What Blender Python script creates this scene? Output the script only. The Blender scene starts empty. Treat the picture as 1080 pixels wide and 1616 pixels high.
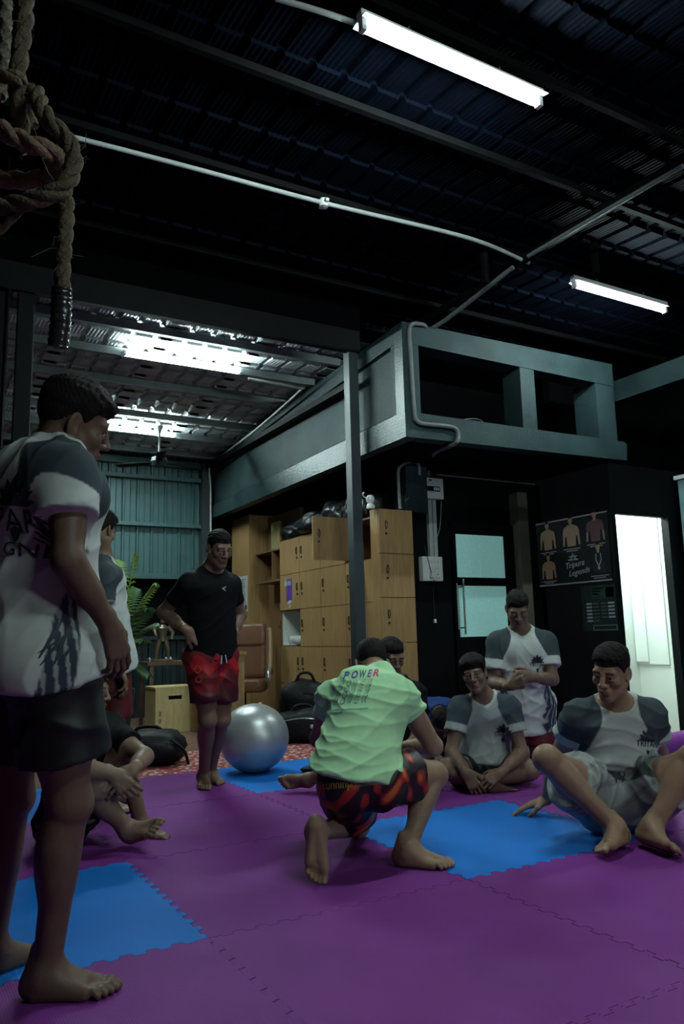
import bpy, bmesh, math, random
import numpy as np
from mathutils import Vector, Matrix
from mathutils.bvhtree import BVHTree
random.seed(7); rng = np.random.RandomState(11)
S = bpy.context.scene
COL = S.collection
A = np.array

# ------------------------------------------------------------------ camera
CAM_H, FOC = 0.95, 1212.0
PITCH, ROLL, YAW = math.radians(9.145), math.radians(-1.45), math.radians(30.03)
def _basis():
    cy, sy = math.cos(YAW), math.sin(YAW)
    f0, r0, u0 = A([sy, cy, 0]), A([cy, -sy, 0]), A([0, 0, 1.0])
    fw = f0*math.cos(PITCH)+u0*math.sin(PITCH); up = u0*math.cos(PITCH)-f0*math.sin(PITCH)
    return r0*math.cos(ROLL)+up*math.sin(ROLL), up*math.cos(ROLL)-r0*math.sin(ROLL), fw
CR, CU, CF = _basis()
CAMP = A([0, 0, CAM_H])
cd = bpy.data.cameras.new('camera'); cam = bpy.data.objects.new('camera', cd); COL.objects.link(cam)
cd.sensor_fit = 'HORIZONTAL'; cd.sensor_width = 36; cd.lens = FOC/1080*36; cd.clip_start = .05
m = Matrix.Identity(4)
for i in range(3):
    m[i][0], m[i][1], m[i][2], m[i][3] = CR[i], CU[i], -CF[i], CAMP[i]
cam.matrix_world = m; S.camera = cam
# surveying helpers: a point of the photograph to a point of the room (at a depth, or on a plane)
def dep(x, y, t): return CAMP+(CF+CR*(x-540)/FOC-CU*(y-808)/FOC)*t
def on(x, y, ax, val):
    d = CF+CR*(x-540)/FOC-CU*(y-808)/FOC
    return CAMP+d*((val-CAMP[ax])/d[ax])

# ------------------------------------------------------------------ world, exposure, lamp power
w = bpy.data.worlds.new('night'); S.world = w; w.use_nodes = True
w.node_tree.nodes['Background'].inputs[0].default_value = (.35, .6, 1, 1)
w.node_tree.nodes['Background'].inputs[1].default_value = .012
S.view_settings.view_transform = 'Standard'; S.view_settings.look = 'None'
S.view_settings.exposure = 0.0; S.view_settings.gamma = 1; S.view_settings.use_curve_mapping = False
TUBE_POWER = 300.0
TUBE_COLOUR = (.78, 1.0, .98)
S.cycles.use_denoising = True
S.cycles.max_bounces = 5

# ------------------------------------------------------------------ materials
MATS = {}
def mat(name, col, rough=.6, metal=0, noise=0, nscale=8, bump=0, bscale=60, spec=None, stretch=None, attr=False, sheen=0, emit=0, bdist=.01, col2=None):
    if name in MATS: return MATS[name]
    if spec is None: spec = .06 if max(col) < .035 and not metal else .4
    M = bpy.data.materials.new(name); M.use_nodes = True; MATS[name] = M
    N = M.node_tree.nodes; L = M.node_tree.links; b = N['Principled BSDF']
    b.inputs['Base Color'].default_value = (*col, 1); b.inputs['Roughness'].default_value = rough
    b.inputs['Metallic'].default_value = metal; b.inputs['Specular IOR Level'].default_value = spec
    if sheen: b.inputs['Sheen Weight'].default_value = sheen
    if emit:
        b.inputs['Emission Color'].default_value = (*col, 1); b.inputs['Emission Strength'].default_value = emit
    src = None
    if attr:
        a = N.new('ShaderNodeAttribute'); a.attribute_name = 'Col'; src = a.outputs['Color']
    tc = N.new('ShaderNodeTexCoord'); mp = N.new('ShaderNodeMapping'); L.new(tc.outputs['Object'], mp.inputs['Vector'])
    if stretch: mp.inputs['Scale'].default_value = stretch
    if noise:
        n = N.new('ShaderNodeTexNoise'); n.inputs['Scale'].default_value = nscale; n.inputs['Detail'].default_value = 6
        L.new(mp.outputs[0], n.inputs['Vector'])
        mx = N.new('ShaderNodeMix'); mx.data_type = 'RGBA'
        rp = N.new('ShaderNodeMapRange'); rp.inputs[1].default_value = .3; rp.inputs[2].default_value = .7
        L.new(n.outputs['Fac'], rp.inputs[0]); L.new(rp.outputs[0], mx.inputs[0])
        if src is not None:
            mx.blend_type = 'MULTIPLY'
            L.new(src, mx.inputs[6]); mx.inputs[7].default_value = (1-noise, 1-noise, 1-noise, 1)
        else:
            c2 = col2 or tuple(c*(1-noise) for c in col)
            mx.inputs[6].default_value = (*col, 1); mx.inputs[7].default_value = (*c2, 1)
        src = mx.outputs[2]
    if src is not None: L.new(src, b.inputs['Base Color'])
    if bump:
        n2 = N.new('ShaderNodeTexNoise'); n2.inputs['Scale'].default_value = bscale; n2.inputs['Detail'].default_value = 4
        L.new(mp.outputs[0], n2.inputs['Vector'])
        bp = N.new('ShaderNodeBump'); bp.inputs['Strength'].default_value = bump; bp.inputs['Distance'].default_value = bdist
        L.new(n2.outputs['Fac'], bp.inputs['Height']); L.new(bp.outputs[0], b.inputs['Normal'])
    return M

black_paint = mat('black_paint', (.0020, .0026, .0032), .65, spec=.10, noise=.4, nscale=3, bump=.15, bscale=25)
roof_dark = mat('dark_roof_paint', (.0009, .0022, .0064), .8, noise=.4, nscale=3, spec=.04)
purlin_dark = mat('dark_purlin', (.0045, .0045, .005), .7, noise=.4, nscale=5, spec=.06)
galv = mat('galvanised_sheet', (.60, .64, .65), .42, .15, noise=.35, nscale=4)
steel_grey = mat('grey_steel_paint', (.026, .034, .040), .5, 0, noise=.25, nscale=6, spec=.4)
steel_dark = mat('dark_steel_paint', (.003, .004, .005), .6, 0, noise=.25, nscale=6, spec=.08)
zinc = mat('dull_zinc', (.20, .225, .225), .5, 0, noise=.25, nscale=6)
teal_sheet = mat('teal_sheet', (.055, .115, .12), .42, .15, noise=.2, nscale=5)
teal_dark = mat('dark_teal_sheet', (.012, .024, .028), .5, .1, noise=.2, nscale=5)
teal_plaster = mat('teal_plaster', (.024, .046, .050), .65, spec=.25, noise=.5, nscale=2.5, bump=.5, bscale=45, bdist=.006)
teal_shiny = mat('teal_gloss_plaster', (.024, .047, .052), .36, spec=.40, noise=.35, nscale=4, bump=.55, bscale=60, bdist=.008)
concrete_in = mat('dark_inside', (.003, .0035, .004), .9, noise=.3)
white_plastic = mat('white_plastic', (.66, .68, .65), .4)
pvc = mat('conduit_white', (.42, .44, .43), .45, noise=.2)
pvc_dim = mat('conduit_grey', (.13, .14, .145), .5, noise=.2)
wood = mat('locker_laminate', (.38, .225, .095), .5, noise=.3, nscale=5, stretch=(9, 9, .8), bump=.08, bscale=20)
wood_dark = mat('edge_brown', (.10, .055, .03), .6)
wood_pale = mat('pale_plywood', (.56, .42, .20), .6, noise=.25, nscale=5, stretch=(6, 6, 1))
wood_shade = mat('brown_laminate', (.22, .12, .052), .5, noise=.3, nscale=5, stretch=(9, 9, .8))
dark_metal = mat('dark_metal', (.03, .03, .032), .35, .7)
chrome = mat('brushed_metal', (.6, .62, .64), .25, .9)
black_cloth = mat('black_nylon', (.006, .006, .008), .6, spec=.2, noise=.3, bump=.3, bscale=40)
black_plastic = mat('black_plastic_film', (.008, .008, .010), .32, spec=.4, bump=.6, bscale=14, bdist=.03)
gold = mat('gold', (.62, .42, .12), .35, .4)
paper = mat('paper', (.45, .46, .45), .8)
ink = mat('ink', (.03, .03, .035), .7)
floor_brown = mat('brown_floor', (.16, .085, .055), .4, noise=.3, nscale=2, bump=.1)
skin_leather = mat('brown_leather', (.14, .06, .03), .4, noise=.25, nscale=6, bump=.2, bscale=60)
mat_purple = mat('purple_foam', (.20, .030, .24), .7, noise=.22, nscale=2.2, spec=.2)
mat_blue = mat('blue_foam', (.010, .175, .62), .7, noise=.18, nscale=2.2, spec=.2)
white_wall = mat('white_wall_paint', (.80, .84, .78), .6, noise=.08, nscale=3)
silver = mat('silver_rubber', (.50, .52, .52), .36, .5, noise=.2, nscale=5, bump=.12, bscale=10)
rope_mat = mat('manila_rope', (.12, .088, .055), .9, noise=.45, nscale=40, bump=.6, bscale=120)
rope_pale = mat('pale_cord', (.16, .14, .10), .9, noise=.3, nscale=30, bump=.4, bscale=150)
def foam_relief(M, rib):
    N = M.node_tree.nodes; L = M.node_tree.links; b = N['Principled BSDF']
    tc = N.new('ShaderNodeTexCoord'); wv = N.new('ShaderNodeTexWave'); wv.bands_direction = 'X'
    wv.inputs['Scale'].default_value = rib; wv.inputs['Distortion'].default_value = .6
    L.new(tc.outputs['Object'], wv.inputs['Vector'])
    n2 = N.new('ShaderNodeTexNoise'); n2.inputs['Scale'].default_value = 160
    L.new(tc.outputs['Object'], n2.inputs['Vector'])
    ad = N.new('ShaderNodeMath'); ad.operation = 'ADD'; L.new(wv.outputs['Fac'], ad.inputs[0]); L.new(n2.outputs['Fac'], ad.inputs[1])
    bp = N.new('ShaderNodeBump'); bp.inputs['Strength'].default_value = .16; bp.inputs['Distance'].default_value = .002
    L.new(ad.outputs[0], bp.inputs['Height']); L.new(bp.outputs[0], b.inputs['Normal'])
foam_relief(mat_purple, 42); foam_relief(mat_blue, 42)

# ------------------------------------------------------------------ mesh helpers
def wloc(o):
    v = Vector((0, 0, 0))
    while o is not None: v += o.location; o = o.parent
    return v
def mk(name, V, F, m, parent=None, smooth=False, loc=None, cols=None, mats=None, mi=None):
    V = A(V, float).reshape(-1, 3)
    if parent is not None: L = A(wloc(parent)); off = A((0., 0., 0.))
    elif loc is not None: L = A(loc, float)
    else:
        lo, hi = V.min(0), V.max(0); L = A([(lo[0]+hi[0])/2, (lo[1]+hi[1])/2, lo[2]])
    me = bpy.data.meshes.new(name)
    me.from_pydata((V-L).tolist(), [], F if isinstance(F, list) else F.tolist())
    for mm in (mats or [m]): me.materials.append(mm)
    if mi is not None: me.polygons.foreach_set('material_index', A(mi, np.int32))
    if smooth: me.polygons.foreach_set('use_smooth', np.ones(len(me.polygons), bool))
    if cols is not None:
        at = me.color_attributes.new('Col', 'FLOAT_COLOR', 'POINT')
        c = np.ones((len(V), 4), np.float32); c[:, :3] = cols; at.data.foreach_set('color', c.ravel())
    me.update()
    o = bpy.data.objects.new(name, me); COL.objects.link(o)
    if parent is not None: o.parent = parent
    else: o.location = L
    return o
def tag(o, label=None, cat=None, group=None, kind=None):
    if label: o['label'] = label
    if cat: o['category'] = cat
    if group: o['group'] = group
    if kind: o['kind'] = kind
    return o
def thing(name, label, cat, loc, group=None):
    o = bpy.data.objects.new(name, None); COL.objects.link(o); o.location = loc; o.empty_display_size = .1
    return tag(o, label, cat, group)
class MB:
    def __init__(s): s.V = []; s.F = []
    def add(s, V, F):
        k = len(s.V); s.V += [tuple(v) for v in V]; s.F += [tuple(i+k for i in f) for f in F]; return s
    def box(s, lo, hi, bev=0, M=None, c=None):
        lo, hi = A(lo, float), A(hi, float)
        b = min(bev, (hi-lo).min()*.49)
        if b <= 0:
            V = [(x, y, z) for x in (lo[0], hi[0]) for y in (lo[1], hi[1]) for z in (lo[2], hi[2])]
            F = [(0, 1, 3, 2), (4, 6, 7, 5), (0, 4, 5, 1), (2, 3, 7, 6), (0, 2, 6, 4), (1, 5, 7, 3)]
        else:
            bm = bmesh.new(); bmesh.ops.create_cube(bm, size=1)
            for v in bm.verts: v.co = Vector((lo+hi)/2+A(v.co)*(hi-lo))
            bmesh.ops.bevel(bm, geom=bm.edges[:], offset=b, segments=2, affect='EDGES', profile=.7)
            V = [tuple(v.co) for v in bm.verts]; F = [tuple(v.index for v in f.verts) for f in bm.faces]; bm.free()
        if M is not None: V = [tuple(M @ (A(v)-c)+c) for v in V]
        return s.add(V, F)
    def tube(s, pts, r, n=10, caps=True, closed=False):
        P = A(pts, float); m = len(P); r = np.broadcast_to(r, m)
        T = np.gradient(P, axis=0) if not closed else np.roll(P, -1, 0)-np.roll(P, 1, 0)
        T /= np.linalg.norm(T, axis=1)[:, None]+1e-12
        a = A([0, 0, 1.]) if abs(T[0][2]) < .9 else A([1., 0, 0])
        u = np.cross(T[0], a); u /= np.linalg.norm(u); V = []
        for i in range(m):
            u = u-T[i]*(u@T[i]); u /= np.linalg.norm(u); v = np.cross(T[i], u)
            for k in range(n):
                th = 2*math.pi*k/n; V.append(P[i]+r[i]*(math.cos(th)*u+math.sin(th)*v))
        F = [(i*n+k, i*n+(k+1) % n, ((i+1) % m)*n+(k+1) % n, ((i+1) % m)*n+k) for i in range(m if closed else m-1) for k in range(n)]
        if caps and not closed: F += [tuple(range(n-1, -1, -1)), tuple((m-1)*n+k for k in range(n))]
        return s.add(V, F)
    def lathe(s, prof, c, n=24, ax=2, sx=1, sy=1):
        V = []; m = len(prof)
        for r, z in prof:
            for k in range(n):
                th = 2*math.pi*k/n; p = [r*math.cos(th)*sx, r*math.sin(th)*sy, z]
                if ax == 0: p = [p[2], p[0], p[1]]
                if ax == 1: p = [p[0], p[2], p[1]]
                V.append(A(p)+c)
        F = [(i*n+k, i*n+(k+1) % n, (i+1)*n+(k+1) % n, (i+1)*n+k) for i in range(m-1) for k in range(n)]
        F += [tuple(range(n-1, -1, -1)), tuple((m-1)*n+k for k in range(n))]
        return s.add(V, F)
    def prism(s, poly, o, ux, uy, un, th):
        # polygon in the plane (o, ux, uy), thickness th along un
        o, ux, uy, un = (A(q, float) for q in (o, ux, uy, un)); n = len(poly)
        V = [o+ux*x+uy*y for x, y in poly]+[o+ux*x+uy*y+un*th for x, y in poly]
        F = [tuple(range(n)), tuple(range(2*n-1, n-1, -1))]+[(i, i+n, (i+1) % n+n, (i+1) % n) for i in range(n)]
        return s.add(V, F)
    def build(s, name, m, parent=None, smooth=False, loc=None):
        o = mk(name, s.V, s.F, m, parent, smooth, loc)
        if smooth:
            o.data.polygons.foreach_set('use_smooth', np.ones(len(o.data.polygons), bool))
            try: o.data.set_sharp_from_angle(angle=math.radians(40))
            except Exception: pass
        bm = bmesh.new(); bm.from_mesh(o.data); bmesh.ops.recalc_face_normals(bm, faces=bm.faces[:]); bm.to_mesh(o.data); bm.free()
        return o
def box(name, lo, hi, m, parent=None, bev=0): return MB().box(lo, hi, bev).build(name, m, parent, smooth=bev > 0)
def tube(name, pts, r, m, parent=None, n=10): return MB().tube(pts, r, n).build(name, m, parent, smooth=True)
def struct(o): o['kind'] = 'structure'; return o
def spline(P, n=12):
    P = A(P, float); out = []
    Q = np.vstack([2*P[0]-P[1], P, 2*P[-1]-P[-2]])
    for i in range(1, len(Q)-2):
        for t in np.linspace(0, 1, n, endpoint=False):
            a, b, c, d = Q[i-1], Q[i], Q[i+1], Q[i+2]
            out.append(.5*(2*b+(c-a)*t+(2*a-5*b+4*c-d)*t*t+(3*b-a-3*c+d)*t**3))
    out.append(P[-1]); return A(out)
FT = {}
def text(name, body, m, size, o, ux, uy, parent, wide=None, th=.0015, shear=0, bvh=None, un=None, lift=.002, sp=1, bold=0):
    """lettering built as a thin flat mesh at o (lower left corner), optionally laid on a surface"""
    cu = bpy.data.curves.new('lettering', 'FONT'); cu.body = body; cu.size = size; cu.shear = shear; cu.space_character = sp
    cu.fill_mode = 'FRONT' if bvh else 'BOTH'; cu.extrude = 0 if bvh else th; cu.resolution_u = 3; cu.offset = bold*size
    t = bpy.data.objects.new('lettering_curve', cu); COL.objects.link(t)
    dg = bpy.context.evaluated_depsgraph_get(); me = bpy.data.meshes.new_from_object(t.evaluated_get(dg))
    bpy.data.objects.remove(t); 
    P = A([tuple(v.co) for v in me.vertices]).reshape(-1, 3); F = [tuple(p.vertices) for p in me.polygons]; bpy.data.meshes.remove(me)
    if len(P) == 0: return None
    if wide: P[:, 0] *= wide/max(P[:, 0].max(), 1e-6)
    return lay(name, P, F, m, o, ux, uy, parent, bvh, un, lift)
def lay(name, P, F, m, o, ux, uy, parent, bvh=None, un=None, lift=.002):
    o, ux, uy = A(o, float), A(ux, float), A(uy, float)
    if un is None: un = np.cross(ux, uy)
    P = A(P, float).reshape(-1, 3)
    V = o+P[:, :1]*ux+P[:, 1:2]*uy
    if bvh is None: V = V+(P[:, 2:3]+lift)*un
    else:
        bm = bmesh.new(); vs = [bm.verts.new(v) for v in V]
        for f in F:
            try: bm.faces.new([vs[i] for i in f])
            except ValueError: pass
        bmesh.ops.triangulate(bm, faces=bm.faces[:])
        for _ in range(2):
            es = [e for e in bm.edges if e.calc_length() > .012]
            if es: bmesh.ops.subdivide_edges(bm, edges=es, cuts=1)
        bmesh.ops.triangulate(bm, faces=bm.faces[:]); bm.verts.index_update()
        V = A([tuple(v.co) for v in bm.verts]); F = [tuple(v.index for v in f.verts) for f in bm.faces]; bm.free()
        for i in range(len(V)):
            h = bvh.ray_cast(Vector(V[i]+un*.35), Vector(-un))
            if h[0] is not None: V[i] = A(h[0])+un*lift
        # keep only faces that landed close together
        ok = [f for f in F if max(np.linalg.norm(V[f[0]]-V[f[1]]), np.linalg.norm(V[f[1]]-V[f[2]])) < .06]
        F = ok
    if not F: return None
    o = mk(name, V, F, m, parent); o['kind'] = 'stuff'
    return o
#@@PART2
# ================================================================== SETTING
FLZ = -.025
o = struct(box('floor', (-4, -4, FLZ-.1), (9.5, 10.4, FLZ), floor_brown))
# ---- corrugated tile-profile roof, sheet by sheet
def roof_sheet(name, parent, x0, x1, y0, y1, zf, m, step=.33):
    prof = [(0, 0), (.014, .036), (.046, .036), (.06, 0), (.075, .005), (.092, 0), (.108, .005), (.125, 0), (.142, .005), (.158, 0), (.175, .005), (.19, 0)]
    xs = []; k = 0
    while x0+k*.2 < x1-1e-6:
        xs += [(x0+k*.2+a, b) for a, b in prof]; k += 1
    xs.append((x1, 0)); V = []; F = []; n = len(xs); rows = []
    y = y0; 
    while y < y1-1e-6:
        e = min(y+step, y1); rows += [(y, 0.0), (e, .028)]; y = e
    for yy, dz in rows:
        V += [(x, yy, zf(yy)+h+dz) for x, h in xs]
    for r in range(len(rows)-1):
        F += [(r*n+i, r*n+i+1, (r+1)*n+i+1, (r+1)*n+i) for i in range(n-1)]
    return mk(name, V, F, m, parent)
ceil = bpy.data.objects.new('ceiling', None); COL.objects.link(ceil); ceil.location = (2.5, 1, 4.08); struct(ceil)
for i in range(11):
    roof_sheet('roof_sheet', ceil, -3+i, -2+i, -3.9, 6.35, lambda y: 4.08, roof_dark)
for py_ in (-2.6, -1.5, -.5, .55, 1.65, 2.8, 3.5, 4.43, 5.56):
    box('purlin', (-3, py_-.02, 4.03), (8, py_+.02, 4.075), purlin_dark, ceil)
for px_ in (-1.2, 4.34):
    box('rafter', (px_-.022, -3.8, 3.965), (px_+.022, 4.43, 4.03), purlin_dark, ceil)
for (px_, y0, y1) in ((4.34, 4.43, 6.0),):
    box('rafter', (px_-.02, y0, 3.97), (px_+.02, y1, 4.03), purlin_dark, ceil)
for x, y in ((3.95, 4.43), (4.63, 3.9)):
    box('hanger', (x-.02, y-.02, 3.72), (x+.02, y+.02, 3.99), purlin_dark, ceil)
annex = bpy.data.objects.new('ceiling', None); COL.objects.link(annex); annex.location = (2, 8, 3.7); struct(annex)
AZ = lambda y: 3.74-(y-6)*.077
for i in range(4):
    roof_sheet('roof_sheet', annex, .2+i*.88, .2+(i+1)*.88, 6.0, 10.25, AZ, galv, .22)
for y in (6.42, 6.97, 7.62, 8.5, 9.09, 9.75):
    z = AZ(y); box('purlin', (.2, y-.025, z-.075), (3.72, y+.025, z-.002), zinc, annex)
box('edge_rail', (3.60, 6.0, 3.29), (3.68, 10.1, 3.35), steel_dark, annex).location
# beam and posts that carry the annex roof
b = struct(box('beam_front', (-2.4, 5.94, 3.60), (3.68, 6.0, 3.82), steel_dark))
struct(box('wall_fascia', (-2.4, 5.96, 3.82), (3.7, 5.99, 4.1), mat('soot_black', (.0007, .0008, .001), .8, spec=.02)))
p = struct(box('pillar_steel', (3.555, 5.95, FLZ), (3.655, 6.05, 3.62), steel_grey))
p = struct(box('pillar_steel', (.66, 5.97, FLZ), (.77, 6.07, 3.62), steel_dark))
box('flange', (.77, 5.97, FLZ), (.776, 6.0, 3.5), steel_grey, p)
box('flange', (.50, 6.0, FLZ), (.54, 6.05, 3.3), steel_grey, p)
# ---- back wall of the annex: pressed sheets over an opening, low wall under it
bw = bpy.data.objects.new('wall_back', None); COL.objects.link(bw); bw.location = (2, 10.12, 1.8); struct(bw)
def rib_sheet(name, x0, x1, z0, z1, y, m, parent, pitch=.19):
    prof = [(0, 0), (.014, -.028), (.034, -.028), (.048, 0), (.11, 0), (.117, -.006), (.124, 0)]
    xs = []; k = 0
    while x0+k*pitch < x1-1e-6:
        xs += [(x0+k*pitch+a, d) for a, d in prof if x0+k*pitch+a < x1]; k += 1
    xs.append((x1, 0)); n = len(xs)
    V = [(x, y+d, z) for z in (z0, z1) for x, d in xs]
    return mk(name, V, [(i, i+1, n+i+1, n+i) for i in range(n-1)], m, parent)
for i in range(5):
    x0 = .2+i*.76; x1 = min(x0+.762, 3.7)
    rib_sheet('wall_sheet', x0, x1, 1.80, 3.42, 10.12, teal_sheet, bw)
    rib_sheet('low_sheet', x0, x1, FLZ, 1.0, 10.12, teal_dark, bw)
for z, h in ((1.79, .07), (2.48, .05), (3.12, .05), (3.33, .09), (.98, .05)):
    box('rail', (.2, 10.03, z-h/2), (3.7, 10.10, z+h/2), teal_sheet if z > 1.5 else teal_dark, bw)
box('corner_post', (3.55, 9.98, FLZ), (3.68, 10.1, 3.4), steel_grey, bw)
struct(box('wall_outer', (-4, 10.4, FLZ), (9.5, 10.5, 4.4), black_paint))
# ---- left side, front and right shell
wl = bpy.data.objects.new('wall_left', None); COL.objects.link(wl); wl.location = (-2.4, 1, 0); struct(wl)
box('wall_sheet', (-2.5, -3.9, FLZ), (-2.4, 6.1, 4.1), black_paint, wl)
for i in range(5):
    rib_sheet('wall_sheet', -2.4+i*.6, -2.4+(i+1)*.6, FLZ, 3.62, 6.02, black_paint, wl)
box('side_sheet', (.1, 6.1, FLZ), (.16, 10.2, 4.0), black_paint, wl)
struct(box('wall_front', (-4, -4, FLZ), (9.5, -3.9, 4.2), black_paint))
wr = struct(box('wall_right', (8.4, -4, FLZ), (8.5, 10.3, 4.3), black_paint))
struct(box('wall_rear', (6.5, 6.3, 2.62), (8.4, 6.4, 4.3), black_paint))
struct(box('ceiling_rear', (3.7, 6.35, 4.06), (8.4, 10.4, 4.12), black_paint))
# ---- the loft on the teal concrete frame
lf = bpy.data.objects.new('wall_loft', None); COL.objects.link(lf); lf.location = (4, 6, 2.62); struct(lf)
XL, YF = 3.70, 5.27
box('panel', (XL+.03, YF+.1, 2.70), (XL+.14, 10.1, 3.6), teal_plaster, lf)
V = [(XL, YF, 2.62), (XL, 10.1, 2.60), (XL, 10.1, 2.775), (XL, YF, 2.855)]
MB().prism([(YF, 2.625), (10.1, 2.60), (10.1, 2.775), (YF, 2.855)], (XL, .001, 0), (0, 1, 0), (0, 0, 1), (1, 0, 0), .12).build('lower_band', teal_shiny, lf)
MB().prism([(YF+.13, 2.85), (10.0, 2.772), (10.0, 2.790), (YF+.13, 2.872)], (XL+.022, 0, 0), (0, 1, 0), (0, 0, 1), (1, 0, 0), .02).build('shadow_strip', concrete_in, lf)  # thin dark strips paint in the shadow line along the band edges
MB().prism([(YF+.13, 3.485), (10.0, 3.21), (10.0, 3.225), (YF+.13, 3.503)], (XL+.022, 0, 0), (0, 1, 0), (0, 0, 1), (1, 0, 0), .02).build('shadow_strip', concrete_in, lf)
box('shadow_strip', (XL+.022, YF+.128, 2.86), (XL+.04, YF+.145, 3.5), concrete_in, lf)
box('end_band', (XL, YF+.002, 2.855), (XL+.004, YF+.13, 3.66), teal_shiny, lf)
box('end_core', (XL+.004, YF+.012, 2.855), (XL+.12, YF+.13, 3.66), teal_plaster, lf)
MB().prism([(YF+.13, 3.50), (10.1, 3.22), (10.1, 3.42), (YF+.13, 3.66)], (XL, 0, 0), (0, 1, 0), (0, 0, 1), (1, 0, 0), .12).build('upper_band', teal_plaster, lf)
box('front_post', (XL+.006, YF-.002, 2.845), (3.87, YF+.2, 3.48), teal_plaster, lf, .004)
MB().prism([(XL+.002, 2.625), (6.48, 2.672), (6.50, 2.845), (6.46, 2.87), (XL+.002, 2.85)], (0, YF-.004, 0), (1, 0, 0), (0, 0, 1), (0, 1, 0), .14).build('front_sill', teal_plaster, lf)
MB().prism([(XL+.005, 3.475), (6.37, 3.455), (6.37, 3.70), (XL+.004, 3.67)], (0, YF-.006, 0), (1, 0, 0), (0, 0, 1), (0, 1, 0), .2).build('front_lintel', teal_plaster, lf)
box('mid_post', (5.065, YF, 2.84), (5.25, YF+.25, 3.48), teal_plaster, lf, .004)
box('right_post', (6.10, YF, 2.84), (6.37, YF+.3, 3.48), teal_plaster, lf, .004)
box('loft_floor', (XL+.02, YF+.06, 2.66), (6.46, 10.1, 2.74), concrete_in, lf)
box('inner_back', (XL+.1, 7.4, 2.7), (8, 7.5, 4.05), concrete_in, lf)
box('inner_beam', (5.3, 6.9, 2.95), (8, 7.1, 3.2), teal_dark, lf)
tube('wire', spline([(4.55, 5.6, 2.78), (4.6, 5.5, 2.92), (4.7, 5.55, 2.85), (4.8, 5.6, 2.8)]), .006, pvc_dim, lf, 6)
tube('wire', spline([(4.35, 5.6, 2.78), (4.45, 5.45, 2.9), (4.75, 5.5, 2.95), (4.9, 5.6, 2.8)]), .005, pvc_dim, lf, 6)
struct(box('beam_right', (6.67, 1.0, 3.40), (6.86, 5.6, 3.63), teal_plaster))
struct(box('pillar_teal', (4.36, 6.24, 2.16), (4.62, 6.5, 2.66), teal_plaster))
# ---- wall under the loft: black, glass door, pillar
YW = 6.4
wu = bpy.data.objects.new('wall_under_loft', None); COL.objects.link(wu); wu.location = (5.5, YW, 0); struct(wu)
box('wall_panel', (4.41, YW, FLZ), (5.0, YW+.1, 2.66), black_paint, wu)
box('wall_panel', (5.0, YW, 2.1), (6.0, YW+.1, 2.66), black_paint, wu)
box('wall_panel', (5.9, YW, FLZ), (8.4, YW+.1, 2.66), black_paint, wu)
box('wall_panel', (4.46, YW+1.2, FLZ), (8.4, YW+1.3, 2.66), black_paint, wu)
struct(box('pillar_brown', (5.86, YW-.14, FLZ), (6.0, YW, 2.47), mat('dull_brown_paint', (.12, .11, .085), .6, noise=.2)))
dr = bpy.data.objects.new('door_1', None); COL.objects.link(dr); dr.location = (5.45, YW, 0); struct(dr)
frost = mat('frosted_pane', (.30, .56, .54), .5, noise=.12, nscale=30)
_b = frost.node_tree.nodes['Principled BSDF']; _b.inputs['Emission Color'].default_value = (.30, .62, .58, 1); _b.inputs['Emission Strength'].default_value = .26  # faint emission put into the panes in place of backlight
box('door_stile', (5.0, YW-.04, FLZ), (5.05, YW, 2.1), black_paint, dr)
box('door_stile', (5.72, YW-.04, FLZ), (5.86, YW, 2.1), black_paint, dr)
for z0, z1 in ((FLZ, .90), (1.44, 1.52), (1.985, 2.1)):
    box('door_rail', (5.05, YW-.035, z0), (5.72, YW, z1), black_paint, dr)
box('pane', (5.055, YW-.03, 1.525), (5.372, YW-.015, 1.98), frost, dr)
box('pane', (5.38, YW-.03, 1.525), (5.715, YW-.015, 1.98), frost, dr)
box('pane', (5.07, YW-.03, .905), (5.715, YW-.015, 1.435), frost, dr)
MB().tube([(5.075, YW-.1, .93), (5.075, YW-.1, 1.5)], .011, 10).tube([(5.075, YW-.1, 1.0), (5.075, YW-.02, 1.0)], .008, 8).tube([(5.075, YW-.1, 1.42), (5.075, YW-.02, 1.42)], .008, 8).build('door_handle', chrome, dr, True)
tube('door_handle', [(5.02, YW-.06, .98), (5.02, YW-.06, 1.46)], .008, chrome, dr)
# ---- black cabin with posters and the lit doorway
XP, YC, ZC = 5.145, 4.385, 2.3
cb = bpy.data.objects.new('wall_cabin', None); COL.objects.link(cb); cb.location = (5.6, YC, 0); struct(cb)
dl, drr, dt = on(979, 900, 1, YC)[0], on(1062, 900, 1, YC)[0], on(1000, 813, 1, YC)[2]
box('side_wall', (XP, YC+.051, FLZ), (XP+.05, 5.25, ZC), black_paint, cb)
box('front_wall', (XP+.0005, YC, FLZ), (dl, YC+.05, ZC), black_paint, cb)
box('front_wall', (dl, YC, dt), (drr, YC+.05, ZC), black_paint, cb)
box('front_wall', (drr, YC, FLZ), (8.4, YC+.05, ZC), black_paint, cb)
box('top', (XP, YC, ZC), (8.4, 5.25, ZC+.04), black_paint, cb)
box('back_wall', (XP, 5.2, FLZ), (8.4, 5.25, ZC), white_wall, cb)
box('inner_wall', (6.32, YC+.05, FLZ), (6.36, 5.2, ZC), white_wall, cb)
box('inner_skin', (XP+.05, YC+.05, FLZ), (XP+.055, 5.2, ZC), white_wall, cb)
struct(box('trim_1', (drr-.02, YC-.015, FLZ), (drr+.03, YC+.06, dt+.02), black_paint))
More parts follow.
